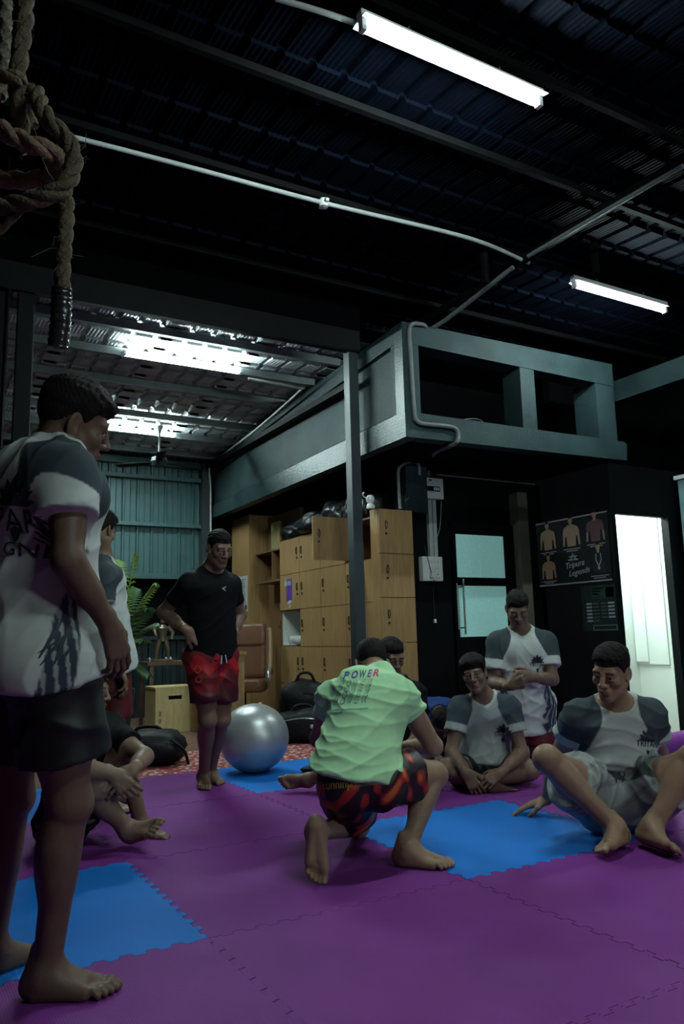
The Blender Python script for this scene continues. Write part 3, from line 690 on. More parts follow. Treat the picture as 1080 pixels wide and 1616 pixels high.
# fern
fern_g = mat('fern_green', (.20, .34, .07), .5, noise=.35, nscale=6); fern_d = mat('fern_dark', (.06, .12, .05), .5, noise=.3, nscale=6)
fb = on(178, 1060, 1, 7.6); 
t = thing('potted_fern', 'green fern with arching fronds behind the two standing people', 'plant', (fb[0], 7.6, FLZ))
base = A([fb[0], 7.6, .55])
MB().lathe([(.0, FLZ), (.15, FLZ), (.2, .4), (.21, .5), (.18, .5), (.17, .46), (0, .46)], A([fb[0], 7.6, 0]), 20).build('pot', mat('dark_pot', (.02, .035, .04), .5), t, True)
tips = [((215, 875), 7.5, 0), ((245, 922), 7.4, 0), ((232, 960), 7.3, 1), ((248, 985), 7.45, 1), ((180, 885), 7.7, 0), ((225, 1010), 7.3, 1), ((140, 900), 7.6, 0), ((130, 960), 7.4, 1), ((235, 1065), 7.4, 1), ((205, 930), 7.8, 1)]
for (px_, py_), yy, dk in tips:
    tip = on(px_, py_, 1, yy); mid = base*.45+tip*.55+A([0, 0, .16 if py_ > 900 else .06])
    st = spline([base, base*.75+mid*.25+A([0, 0, .08]), mid, tip*.8+mid*.2+A([0, 0, .02]), tip], 9); f = MB(); n = len(st)
    f.tube(st, np.linspace(.006, .002, n), 5)
    for i in range(3, n-1):
        T = st[i+1]-st[i-1]; T /= np.linalg.norm(T); sd = np.cross(T, [0, 0, 1.]); sd /= np.linalg.norm(sd)+1e-9; fr = i/n
        ln = .18*math.sin(math.pi*min(1, .12+fr*.92))**.7+.012
        for s in (-1, 1):
            d = sd*s*.8+T*.45+A([0, 0, -.25]); d /= np.linalg.norm(d); w_ = T*.013
            p0 = st[i]; k1 = p0+d*ln*.5+A([0, 0, .008]); k2 = p0+d*ln
            f.add([p0-w_*.6, p0+w_*.6, k1+w_, k2-A([0, 0, .012]), k1-w_], [(0, 1, 2, 3, 4)])
    f.build('frond', fern_d if dk else fern_g, t)
# black backpack on the carpet edge and bags by the lockers
def bag(label, c, size, rz, seed, strap=True, mark=None, name='backpack'):
    t = thing(name, label, 'bag', (c[0], c[1], FLZ), 'black bags on the floor')
    bm = bmesh.new(); bmesh.ops.create_cube(bm, size=2); bmesh.ops.subdivide_edges(bm, edges=bm.edges[:], cuts=7, use_grid_fill=True)
    V = A([tuple(v.co) for v in bm.verts]); F = [tuple(v.index for v in f.verts) for f in bm.faces]; bm.free()
    r4 = (np.abs(V)**3.2).sum(1)**(1/3.2); V = V/r4[:, None]; rs = np.random.RandomState(seed); d = np.zeros(len(V))
    for k in range(8):
        w_ = rs.randn(3)*(1.5+k*.8); d += np.sin(V@w_+rs.rand()*6)/(1.5+k*.6)
    V *= (1+.10*d+.05*np.abs(np.sin(V@A([3., 5, 7])+d)))[:, None]; V = V*A(size); V[:, 2] *= 1; 
    ca, sa = math.cos(rz), math.sin(rz); P = np.stack([V[:, 0]*ca-V[:, 1]*sa, V[:, 0]*sa+V[:, 1]*ca, V[:, 2]], 1)
    P = P+A([c[0], c[1], FLZ+size[2]]); P[:, 2] = np.maximum(P[:, 2], FLZ+.002)
    mk('body', P, F, black_cloth, t, smooth=True); R2 = lambda p: A([p[0]*ca-p[1]*sa+c[0], p[0]*sa+p[1]*ca+c[1], p[2]+FLZ])
    if strap:
        tube('handle', spline([R2((-size[0]*.4, 0, size[2]*1.95)), R2((-size[0]*.2, 0, size[2]*2.25)), R2((size[0]*.2, 0, size[2]*2.25)), R2((size[0]*.4, 0, size[2]*1.95))], 6), .014, black_cloth, t)
    tube('zip', spline([R2((-size[0]*.8, -size[1]*.9, size[2]*1.4)), R2((0, -size[1]*1.02, size[2]*1.6)), R2((size[0]*.8, -size[1]*.9, size[2]*1.4))], 6), .005, chrome if mark else dark_metal, t, 6)
    tube('strap', spline([R2((size[0]*.7, -size[1]*.7, size[2]*1.6)), R2((size[0]*1.05, -size[1]*.8, size[2]*1.0)), R2((size[0]*1.15, -size[1]*.6, size[2]*.15))], 6), .012, black_cloth, t, 8)
    if mark: box('white_patch', R2((size[0]*.25, -size[1]*1.02, size[2]*1.0)), R2((size[0]*.5, -size[1]*.99, size[2]*1.2)), paper, t)
    return t
g = on(252, 1205, 2, 0); bag('flat black backpack lying behind the person sitting at left', (g[0]-.05, g[1]+.15), (.30, .22, .13), -.5, 1)
g = on(478, 1168, 2, 0)
bag('tall black backpack standing against the lockers', (g[0]+.25, g[1]+.42), (.24, .17, .27), -.4, 2)
bag('black holdall with white stripe on the carpet before the backpack', (g[0]+.02, g[1]+.02), (.27, .19, .15), -.5, 3, mark=True, name='holdall')
bag('low black bag left of the holdall on the brown floor', (g[0]-.18, g[1]+.72), (.22, .16, .11), .2, 4, name='holdall')
bag('black bag in the shade behind the green shirt', (g[0]+.48, g[1]-.05), (.18, .15, .15), .1, 5, name='holdall')
# silver exercise ball
g = on(400, 1224, 2, 0); R_b = .248
bc = A([g[0]+.055, g[1]+.11, R_b*.97]); o = bpy.data.objects
bm = bmesh.new(); bmesh.ops.create_uvsphere(bm, u_segments=64, v_segments=40, radius=1)
V = A([tuple(v.co) for v in bm.verts]); F = [tuple(v.index for v in f.verts) for f in bm.faces]; bm.free()
ring = 1-.004*(np.abs(np.sin(V[:, 2]*17))**8); V = V*ring[:, None]*A([R_b*1.01, R_b*1.01, R_b*.97]); V = V+bc; V[:, 2] = np.maximum(V[:, 2], .001)
BALL = mk('exercise_ball', V, F, silver, smooth=True); tag(BALL, 'shiny silver exercise ball on the blue mat', 'ball')
MB().lathe([(0, .0), (.012, 0), (.012, .006), (0, .007)], bc+A([.05, 0, R_b*.955]), 10).build('valve', white_plastic, BALL)
# rolled purple mat at right
g = on(1066, 1204, 2, 0)
ang = .18; d = A([math.cos(ang), math.sin(ang), 0])
m1 = MB(); s0 = A([g[0]-.25, g[1]-.02, .1]); rr = .10
t = thing('rolled_mat', 'rolled purple foam mat lying behind the seated person at right', 'mat', (s0[0]+.5, s0[1], 0))
m1.tube([s0, s0+d*1.15], rr, 28).build('roll', mat_purple, t, True)
sp_ = [(.018*a/2.2*math.cos(a), .018*a/2.2*math.sin(a)) for a in np.linspace(1, 11.5, 60)]
e_ = A([-d[1], d[0], 0]); m2 = MB().tube([s0-d*.002+e_*x+A([0, 0, z]) for x, z in sp_], .004, 5); m2.build('roll_end', ink, t)
# dark flat item on the blue mat by the green shirt
g = on(489, 1218, 2, 0); o = blob('item', (g[0], g[1], .02), (.06, .05, .02), black_cloth, None, 3, .3, 3, 9, flat=-.019); tag(o, 'small dark flat item on the blue mat beside the green shirt', 'item')

# ================================================================== POSTERS on the cabin wall
XQ = XP-.006
def PW(x, y): return on(x, y, 0, XQ)
t = thing('poster', 'black poster of six fighters on the cabin wall', 'poster', tuple(PW(910, 925)))
tl, tr_, bl, br = PW(846, 829), PW(958, 806), PW(855, 927), PW(968, 912)
Y1, Y2 = tl[1], tr_[1]; ZT, ZB = (tl[2]+tr_[2])/2, (bl[2]+br[2])/2
box('sheet', (XQ, Y2, ZB), (XP-.001, Y1, ZT), mat('poster_black', (.007, .008, .010), .45), t)
for z in (ZT, ZB): box('white_rule', (XQ-.001, Y2, z-.006), (XQ, Y1, z+.006), mat('rule_grey', (.20, .21, .22), .6), t)
def fighter(px_, py_, h, shirt, medal=False, tcol=(.20, .125, .07)):
    # flat printed figure: head, hair, torso, arms; px,py is its lower middle, h its height in metres
    c = PW(px_, py_); u = A([0, -1., 0]); v = A([0, 0, 1.]); k = h
    sk = mat('print_skin', tcol, .5); hr = mat('print_hair', (.012, .011, .011), .5)
    def poly(n_, P, m_, l): MB().prism(P, c-A([.001+l, 0, 0]), u*k, v*k, (-1, 0, 0), .0006).build(n_, m_, t)
    if not medal:
        body = [(-.17, 0), (-.20, .35), (-.26, .30), (-.30, .02), (-.36, .02), (-.34, .45), (-.29, .60), (-.10, .68), (.10, .68), (.29, .60), (.34, .45), (.36, .02), (.30, .02), (.26, .30), (.20, .35), (.17, 0)]
        poly('printed_body', body, sk if not shirt else mat('print_red', (.05, .008, .012), .5), 0)
        if not shirt:
            poly('printed_chest', [(-.2, .47), (-.02, .44), (-.02, .435), (-.19, .455)], mat('print_shade', (.16, .10, .06), .5), .001)
            poly('printed_chest', [(.2, .47), (.02, .44), (.02, .435), (.19, .455)], mat('print_shade', (.16, .10, .06), .5), .001)
        else:
            for s in (-1, 1): poly('printed_arm', [(s*.30, .02), (s*.36, .02), (s*.345, .3), (s*.285, .3)], sk, .001)
    else:
        poly('printed_body', [(-.25, 0), (-.2, .6), (.2, .6), (.25, 0)], mat('print_black', (.012, .013, .015), .5), 0)
        poly('printed_medal', [(-.1, .62), (-.12, .4), (0, .18), (.12, .4), (.1, .62), (.07, .62), (.09, .42), (0, .26), (-.09, .42), (-.07, .62)], mat('rule_grey', (.30, .31, .32), .6), .001)
        poly('printed_medal', [(.05*math.cos(a), .16+.06*math.sin(a)) for a in np.linspace(0, 6.28, 11)[:-1]], mat('rule_grey', (.3, .31, .32), .6), .002)
    hd = [(.085*math.cos(a), .83+.13*math.sin(a)) for a in np.linspace(0, 6.283, 17)[:-1]]
    poly('printed_head', hd, sk, .0005); poly('printed_hair', [(.09*math.cos(a), .87+.115*math.sin(a)) for a in np.linspace(.15, 2.99, 10)], hr, .001)
    poly('printed_neck', [(-.05, .64), (-.05, .74), (.05, .74), (.05, .64)], sk, .0004)
    for q, ww in enumerate((.36, .24)): poly('caption', [(-ww, -.10-q*.06), (-ww, -.075-q*.06), (ww, -.075-q*.06), (ww, -.10-q*.06)], mat('rule_grey', (.30, .31, .32), .6), 0)
fighter(866, 868, .27, False); fighter(903, 862, .28, False); fighter(941, 854, .28, True, tcol=(.30, .24, .22)); fighter(868, 914, .24, False); fighter(947, 904, .27, True, True, tcol=(.2, .19, .18))
g_ = mat('rule_grey', (.3, .31, .32), .6)
c = PW(893, 905); text('lettering', 'Tripura', g_, .075, c+A([0, 0, .035]), (0, -.99, .10), (0, .0, 1), t, shear=.25)
c = PW(898, 905); text('lettering', 'Legends', g_, .075, c+A([0, 0, -.03]), (0, -.99, .10), (0, .0, 1), t, shear=.25)
c = PW(905, 882); f = MB()
for k in range(5):
    a_ = math.radians(30+k*30); r1 = .06 if k % 2 == 0 else .045
    f.prism([(.012*math.cos(a_+1.57), .012*math.sin(a_+1.57)), (r1*math.cos(a_), r1*math.sin(a_)), (.012*math.cos(a_-1.57), .012*math.sin(a_-1.57))], c, (0, -1, 0), (0, 0, 1), (-1, 0, 0), .001)
f.prism([(-.06, -.012), (.06, -.012), (.05, .0), (-.05, .0)], c, (0, -1, 0), (0, 0, 1), (-1, 0, 0), .001); f.build('emblem', g_, t)
t = thing('timetable', 'black timetable sheet below the fighters poster', 'poster', tuple(PW(946, 955)))
a, b_ = PW(918, 918), PW(974, 995); Yl, Yr = PW(918, 945)[1], PW(973, 945)[1]; zt, zb = PW(950, 917)[2], PW(950, 996)[2]
Hh = zt-zb; Ww = Yl-Yr
box('sheet', (XQ, Yr, zb), (XP-.001, Yl, zt-.03), mat('sheet_green_black', (.010, .017, .016), .5), t)
def tb(x0, y0, x1, y1, m_, n_): box(n_, (XQ-.0015, Yl-x1*Ww, zt-.03-y1*(Hh-.03)), (XQ, Yl-x0*Ww, zt-.03-y0*(Hh-.03)), m_, t)
tb(.30, .02, .98, .3, mat('print_dark_green', (.014, .03, .026), .5), 'header'); tb(.72, .06, .95, .28, mat('print_brown', (.06, .045, .03), .5), 'header_picture')
for k in range(3): tb(.34, .06+k*.06, .66-.08*k, .09+k*.06, mat('print_teal', (.05, .11, .10), .5), 'header_line')
for k in range(6):
    tb(.14, .38+.075*k, .30, .42+.075*k, g_, 'entry'); tb(.34, .385+.075*k, .5, .415+.075*k, mat('print_dim', (.035, .04, .04), .5), 'entry')
    if k < 5: tb(.76, .38+.075*k, .94, .42+.075*k, g_, 'entry'); tb(.56, .385+.075*k, .72, .415+.075*k, mat('print_dim', (.035, .04, .04), .5), 'entry')
for q in ((.3, .87, .97, .88), (.3, .97, .97, .98), (.3, .87, .31, .98), (.96, .87, .97, .98)): tb(*q, g_, 'rule')

# ================================================================== ROPE
rt = 1.62
def RP(x, y, t_=rt): return dep(x, y, t_)
t = thing('climbing_rope', 'thick knotted manila rope hanging at upper left', 'rope', tuple(RP(60, 250)))
def twist(name, pts, R, parent, m=rope_mat, turns=7.5, n=8, st=3):
    C_ = spline(pts, n); L = np.r_[0, np.cumsum(np.linalg.norm(np.diff(C_, axis=0), axis=1))]
    k = int(L[-1]/.011)+2; s = np.linspace(0, L[-1], k); C_ = np.stack([np.interp(s, L, C_[:, i]) for i in range(3)], 1)
    T = np.gradient(C_, axis=0); T /= np.linalg.norm(T, axis=1)[:, None]
    u = np.cross(T[0], [0.2, 1, .1]); u /= np.linalg.norm(u); f = MB(); U = []
    for i in range(k):
        u = u-T[i]*(u@T[i]); u /= np.linalg.norm(u); U.append(u)
    U = A(U); W = np.cross(T, U)
    for j in range(st):
        ph = s*turns*2*math.pi+j*2*math.pi/st
        P = C_+(U*np.cos(ph)[:, None]+W*np.sin(ph)[:, None])*R*.5
        f.tube(P, R*.56, 9)
    # stray fibres
    for q in range(int(L[-1]*55)):
        i = rng.randint(k); d_ = rng.randn(3); d_ /= np.linalg.norm(d_); p0 = C_[i]+d_*R*.9; f.tube([p0, p0+d_*.01+rng.randn(3)*.006, p0+d_*.016+rng.randn(3)*.012], .0007, 3, caps=False)
    return f.build(name, m, parent, True)
R1 = .0185
twist('hanging_strand', [RP(44, -1100, 1.62), RP(42, -300), RP(40, 0), RP(35, 60), RP(29, 110), RP(28, 160), RP(34, 200, 1.66), RP(40, 240, 1.67)], R1, t)
twist('knot_loop', [RP(-40, 330, 1.6), RP(10, 324, 1.58), RP(60, 314, 1.57), RP(98, 296, 1.58), RP(117, 262, 1.6), RP(108, 222, 1.6), RP(82, 196, 1.59), RP(66, 172, 1.6), RP(56, 146, 1.64), RP(40, 160, 1.67), RP(48, 200, 1.68)], R1, t, turns=8)
twist('knot_loop', [RP(-45, 175, 1.58), RP(-5, 200, 1.55), RP(35, 222, 1.54), RP(72, 236, 1.55), RP(90, 250, 1.59), RP(80, 275, 1.64), RP(40, 285, 1.66), RP(-20, 280, 1.66)], R1*1.05, t, mat('reddish_rope', (.26, .17, .12), .9, noise=.45, nscale=40, bump=.6, bscale=120))
twist('knot_loop', [RP(-40, 108, 1.6), RP(-5, 118, 1.58), RP(22, 122, 1.58), RP(34, 128, 1.62)], R1*.8, t)
twist('tail', [RP(85, 240, 1.63), RP(102, 300, 1.64), RP(105, 340, 1.63), RP(102, 380, 1.62), RP(99, 420, 1.62), RP(98, 470, 1.62), RP(94, 530, 1.62)], R1*.92, t, turns=9)
tape = mat('black_tape', (.018, .018, .02), .22, spec=.5, bump=.5, bscale=30)
P = spline([RP(98, 455, 1.62), RP(97, 480, 1.62), RP(95, 515, 1.62), RP(91, 548, 1.62)], 10); f = MB()
f.tube(P, [.021+.0012*math.sin(i*1.9) for i in range(len(P))], 18); f.build('tape_wrap', tape, t, True)
twist('frayed_end', [RP(-30, 385, 1.6), RP(0, 362, 1.6), RP(24, 338, 1.59), RP(40, 322, 1.59)], R1*.55, t, turns=10)
t = thing('thin_cord', 'pale thin cord hanging beside the thick rope', 'rope', tuple(RP(8, 60, 1.75)))
twist('cord', [RP(10, -1100, 1.75), RP(10, -300, 1.75), RP(9, 0, 1.75), RP(8, 60, 1.75), RP(5, 110, 1.75), RP(2, 155, 1.75)], .0155, t, rope_pale, turns=22, st=3)
#@@PART3
# ================================================================== PEOPLE: smooth distance fields turned into one continuous skin
def nz(v): v = A(v, float); return v/(np.linalg.norm(v)+1e-12)
def lerp(a, b, t): return A(a, float)*(1-t)+A(b, float)*t
class Cone:
    def __init__(s, a, b, ra, rb, k=.02, op='u', fl=None, cut=None):
        s.a, s.b, s.ra, s.rb, s.k, s.op, s.fl, s.cut = A(a, float), A(b, float), ra, rb, k, op, fl, cut
        r = max(ra, rb)*max(1, fl[1] if fl else 1); s.lo = np.minimum(s.a, s.b)-r; s.hi = np.maximum(s.a, s.b)+r
    def ev(s, X, Y, Z):
        d = s.b-s.a; L2 = d@d+1e-12; x, y, z = X-s.a[0], Y-s.a[1], Z-s.a[2]
        t = np.clip((x*d[0]+y*d[1]+z*d[2])/L2, 0, 1)
        qx, qy, qz = x-t*d[0], y-t*d[1], z-t*d[2]
        if s.fl is not None:
            ax, f = s.fl; c = qx*ax[0]+qy*ax[1]+qz*ax[2]; g = c*(1/f-1); qx, qy, qz = qx+ax[0]*g, qy+ax[1]*g, qz+ax[2]*g
        D = np.sqrt(qx*qx+qy*qy+qz*qz)-(s.ra+(s.rb-s.ra)*t)
        if s.cut is not None:
            for (n, p) in s.cut: D = np.maximum(D, (X-p[0])*n[0]+(Y-p[1])*n[1]+(Z-p[2])*n[2])
        return D
class Ell:
    def __init__(s, c, R, rad, k=.03, op='u', cut=None):
        s.c, s.R, s.r, s.k, s.op, s.cut = A(c, float), A(R, float), A(rad, float), k, op, cut
        e = np.sqrt(((s.R.T*s.r)**2).sum(1)); s.lo, s.hi = s.c-e, s.c+e
    def ev(s, X, Y, Z):
        x, y, z = X-s.c[0], Y-s.c[1], Z-s.c[2]; k0 = 0; k1 = 0
        for i in range(3):
            u = (x*s.R[i][0]+y*s.R[i][1]+z*s.R[i][2])/s.r[i]; k0 = k0+u*u; k1 = k1+(u/s.r[i])**2
        k0 = np.sqrt(k0)+1e-9; D = k0*(k0-1)/(np.sqrt(k1)+1e-9)
        if s.cut is not None:
            for (n, p) in s.cut: D = np.maximum(D, (X-p[0])*n[0]+(Y-p[1])*n[1]+(Z-p[2])*n[2])
        return D
class Grp:
    def __init__(s, prims, k=.008, op='u'):
        s.p, s.k, s.op = prims, k, op; s.lo = np.min([q.lo for q in prims], 0); s.hi = np.max([q.hi for q in prims], 0)
def smin(a, b, k):
    if k <= 1e-6: return np.minimum(a, b)
    h = np.maximum(k-np.abs(a-b), 0)/k
    return np.minimum(a, b)-h*h*k*.25
class Field:
    def __init__(s, lo, hi, h):
        s.h = h; s.lo = np.floor(A(lo, float)/h)*h; s.n = np.ceil((A(hi, float)-s.lo)/h).astype(int)+1
        s.ax = [(s.lo[i]+h*np.arange(s.n[i])).astype(np.float32) for i in range(3)]; s.F = np.full(s.n, .3, np.float32)
    def sl(s, lo, hi, pad):
        i0 = np.clip(np.floor((lo-pad-s.lo)/s.h).astype(int), 0, s.n); i1 = np.clip(np.ceil((hi+pad-s.lo)/s.h).astype(int)+1, 0, s.n)
        return tuple(slice(a, b) for a, b in zip(i0, i1)), (i1 > i0).all()
    def pts(s, sl): return s.ax[0][sl[0]][:, None, None], s.ax[1][sl[1]][None, :, None], s.ax[2][sl[2]][None, None, :]
    def add(s, prims):
        for p in prims:
            sl, ok = s.sl(p.lo, p.hi, p.k+.025)
            if not ok: continue
            if isinstance(p, Grp):
                sub = Field.__new__(Field); sub.h = s.h; sub.ax = [s.ax[i][sl[i]] for i in range(3)]; sub.lo = A([a[0] for a in sub.ax]); sub.n = A([len(a) for a in sub.ax]); sub.F = np.full(sub.n, .3, np.float32)
                sub.add(p.p); D = sub.F
            else: D = p.ev(*s.pts(sl)).astype(np.float32)
            if p.op == 'u': s.F[sl] = smin(s.F[sl], D, p.k)
            elif p.op == 's': s.F[sl] = -smin(-s.F[sl], D, p.k)
        return s
    def sample(s, P):
        q = (P-s.lo)/s.h; i = np.clip(np.floor(q).astype(int), 0, s.n-2); f = q-i; o = 0
        for dx in (0, 1):
            for dy in (0, 1):
                for dz in (0, 1):
                    wt = (f[:, 0] if dx else 1-f[:, 0])*(f[:, 1] if dy else 1-f[:, 1])*(f[:, 2] if dz else 1-f[:, 2])
                    o = o+wt*s.F[i[:, 0]+dx, i[:, 1]+dy, i[:, 2]+dz]
        return o
    def mesh(s):
        F = s.F; F[0], F[-1] = .3, .3; F[:, 0], F[:, -1] = .3, .3; F[:, :, 0], F[:, :, -1] = .3, .3
        I = F < 0; nx, ny, nz_ = F.shape
        c = [I[dx:nx-1+dx, dy:ny-1+dy, dz:nz_-1+dz] for dx in (0, 1) for dy in (0, 1) for dz in (0, 1)]
        an = c[0].copy(); al = c[0].copy()
        for q in c[1:]: an |= q; al &= q
        ijk = np.argwhere(an & ~al)
        if len(ijk) == 0: return np.zeros((0, 3)), np.zeros((0, 4), int)
        idx = np.full((nx-1, ny-1, nz_-1), -1, np.int32); idx[tuple(ijk.T)] = np.arange(len(ijk))
        off = A([(dx, dy, dz) for dx in (0, 1) for dy in (0, 1) for dz in (0, 1)])
        v = np.stack([F[tuple((ijk+o).T)] for o in off], 1); acc = np.zeros((len(ijk), 3)); cnt = np.zeros(len(ijk))
        for a in range(8):
            for b in range(a+1, 8):
                if np.abs(off[a]-off[b]).sum() != 1: continue
                va, vb = v[:, a], v[:, b]; mk_ = (va < 0) != (vb < 0); t = np.where(mk_, va/np.where(mk_, va-vb, 1), 0)
                acc += np.where(mk_[:, None], off[a]+(off[b]-off[a])*t[:, None], 0); cnt += mk_
        V = s.lo+(ijk+acc/cnt[:, None])*s.h; Q = []
        for ax in range(3):
            o1, o2 = [A(e) for i, e in enumerate(((1, 0, 0), (0, 1, 0), (0, 0, 1))) if i != ax]
            if ax == 1: o1, o2 = o2, o1
            sl0 = [slice(None)]*3; sl1 = [slice(None)]*3; sl0[ax] = slice(0, -1); sl1[ax] = slice(1, None)
            s0, s1 = I[tuple(sl0)], I[tuple(sl1)]
            E = np.argwhere(s0 != s1); E = E[(E > 0).all(1) & (E < A([nx-1, ny-1, nz_-1])).all(1)]
            fl = s0[tuple(E.T)]
            q = np.stack([idx[tuple(E.T)], idx[tuple((E-o1).T)], idx[tuple((E-o1-o2).T)], idx[tuple((E-o2).T)]], 1)
            q[~fl] = q[~fl][:, ::-1]; Q.append(q)
        Q = np.vstack(Q); return V, Q[(Q >= 0).all(1)]
def relax(V, Q, n=1, a=.5):
    for _ in range(n):
        S_ = np.zeros_like(V); c = np.zeros(len(V))
        for i in range(4):
            j = (i+1) % 4; np.add.at(S_, Q[:, i], V[Q[:, j]]); np.add.at(S_, Q[:, j], V[Q[:, i]]); np.add.at(c, Q[:, i], 1); np.add.at(c, Q[:, j], 1)
        V = V*(1-a)+a*S_/np.maximum(c, 1)[:, None]
    return V

def hand_prims(W, d, n, thumb, k, curl=(.35, .5, .4), spread=.12, tcurl=.3):
    """W wrist, d finger direction, n palm side, thumb side vector; k size"""
    d = nz(d); n = nz(A(n)-d*(A(n)@d)); s = nz(A(thumb)-d*(A(thumb)@d)-n*(A(thumb)@n)); P = []
    kx = [.033, .011, -.011, -.031]; ky = [.090, .094, .090, .080]; L = [(.042, .026, .021), (.046, .030, .022), (.043, .028, .021), (.034, .021, .019)]
    for i in range(4):
        K = W+d*ky[i]*k+s*kx[i]*k
        P.append(Cone(W+s*kx[i]*.55*k+d*.012*k, K, .0165*k, .0125*k, .014))
        p = K; th = 0
        for j in range(3):
            th += curl[j]*(1+.12*i); sp = spread*(1.5-i)/1.5
            q = p+(d*math.cos(th)+n*math.sin(th)+s*sp*(1 if j == 0 else .6)*math.cos(th))*L[i][j]*k
            P.append(Cone(p, q, (.0098-.0010*j)*k, (.0090-.0012*j)*k, .004)); p = q
    t0 = W+d*.018*k+s*.026*k+n*.004*k; t1 = W+d*.050*k+s*.052*k+n*.016*k; t2 = t1+(d*.8+s*(.45-tcurl)+n*(.2+tcurl))*.034*k; t3 = t2+(d*.9+s*(.15-tcurl)+n*(.15+tcurl))*.028*k
    P += [Cone(t0, t1, .017*k, .0135*k, .014), Cone(t1, t2, .0125*k, .0108*k, .004), Cone(t2, t3, .0108*k, .0085*k, .004)]
    P.append(Cone(W-d*.03*k, W+d*.015*k, .026*k, .024*k, .02, fl=(n, .74)))
    return P
def foot_prims(An, f, u, med, k):
    """An ankle, f toe direction, u away from the sole, med towards the big toe"""
    f = nz(f); u = nz(A(u)-f*(A(u)@f)); s = nz(A(med)-f*(A(med)@f)-u*(A(med)@u)); q = lambda a, b, c: An+(f*a+s*b+u*c)*k
    P = [Ell(q(-.034, 0, -.046), [f, s, u], A([.034, .030, .030])*k, .03), Cone(q(-.03, 0, -.03), q(0, 0, 0), .028*k, .038*k, .03),
         Cone(q(0, .004, -.012), q(.095, .018, -.045), .037*k, .022*k, .03), Cone(q(0, -.012, -.025), q(.09, -.02, -.055), .032*k, .018*k, .03),
         Cone(q(-.02, -.012, -.058), q(.105, -.030, -.060), .019*k, .017*k, .02), Cone(q(-.02, .01, -.054), q(.125, .028, -.056), .019*k, .021*k, .02),
         Ell(q(0, .031, .002), [f, s, u], A([.014, .011, .014])*k, .012), Ell(q(-.008, -.032, -.006), [f, s, u], A([.013, .010, .014])*k, .012),
         Cone(q(-.035, 0, -.02), q(-.026, 0, .05), .013*k, .012*k, .03)]
    bx = [.128, .125, .118, .110, .100]; by = [.030, .012, -.004, -.018, -.031]; ex = [.185, .186, .176, .163, .147]; ey = [.028, .010, -.008, -.024, -.038]; rr = [.0135, .0095, .009, .0088, .0088]
    for i in range(5):
        m_ = q((bx[i]+ex[i])/2+.004, (by[i]+ey[i])/2, -.054); P += [Cone(q(bx[i], by[i], -.058), m_, rr[i]*1.1*k, rr[i]*k, .010), Cone(m_, q(ex[i]-.006, ey[i], -.0655), rr[i]*k, rr[i]*.95*k, .005)]
    return P
def head_prims(c, f, u, k, neck, stub=0):
    f = nz(f); u = nz(A(u)-f*(A(u)@f)); r = np.cross(f, u); R = [r, f, u]; q = lambda x, y, z: c+(r*x+f*y+u*z)*k
    E = lambda x, y, z, a, b, d, kk=.02, op='u': Ell(q(x, y, z), R, A([a, b, d])*k, kk*k, op)
    K_ = lambda a, b, ra, rb, kk=.02, op='u', fl=None: Cone(q(*a), q(*b), ra*k, rb*k, kk*k, op, fl)
    P = [E(0, -.012, .030, .0705, .093, .083), E(0, .018, -.040, .054, .066, .078, .03)]
    P += [K_((s*.048, -.004, -.055), (s*.014, .062, -.098), .019, .016, .03) for s in (-1, 1)]
    P += [E(0, .068, -.098, .020, .017, .015, .022), K_((-.040, .072, .022), (.040, .072, .022), .013, .013, .018)]
    P += [E(s*.039, .056, -.022, .023, .024, .022, .022) for s in (-1, 1)]
    P += [E(s*.031, .099, .004, .019, .015, .010, .016, 's') for s in (-1, 1)]
    P += [K_((0, .084, .016), (0, .105, -.024), .0085, .0115, .012), E(0, .106, -.028, .0125, .012, .010, .008)]
    P += [E(s*.0145, .094, -.031, .0095, .011, .0085, .007) for s in (-1, 1)]
    P += [E(s*.008, .099, -.039, .0045, .005, .004, .004, 's') for s in (-1, 1)]
    P += [E(0, .080, -.060, .026, .016, .020, .015)]
    P += [K_((-.019, .086, -.0605), (0, .0955, -.0565), .0045, .0062, .004), K_((.019, .086, -.0605), (0, .0955, -.0565), .0045, .0062, .004), K_((-.014, .087, -.070), (.014, .087, -.070), .0062, .0062, .005), E(0, .0935, -.070, .012, .006, .0065, .005)]
    P += [K_((-.019, .0965, -.0637), (.019, .0965, -.0637), .0018, .0018, .002, 's'), E(0, .094, -.081, .014, .006, .005, .008, 's')]
    # eyelids
    P += [E(s*.031, .0755, .0110, .0165, .0125, .0092, .006) for s in (-1, 1)]
    P += [E(s*.031, .0755, -.0075, .0160, .0115, .0068, .006) for s in (-1, 1)]
    for s in (-1, 1):
        ea = nz(r*s+f*.0-u*.0); eb = nz(f*.9-r*s*.5); 
        P += [Ell(q(s*.0740, -.012, -.004), [nz(r*s*.9+f*.42), nz(f*.9-r*s*.42), u], A([.007, .019, .032])*k, .006*k), Ell(q(s*.0795, -.006, .001), [nz(r*s*.9+f*.42), nz(f*.9-r*s*.42), u], A([.005, .010, .018])*k, .004*k, 's'),
              E(s*.072, .000, -.026, .006, .009, .009, .006)]
    P += [Cone(neck, q(0, -.022, -.035), .055*k*1.02, .052*k, .03*k), Cone(lerp(neck, q(0, .02, -.07), .15), q(0, .012, -.060), .046*k, .040*k, .03*k)]
    return P, R, q
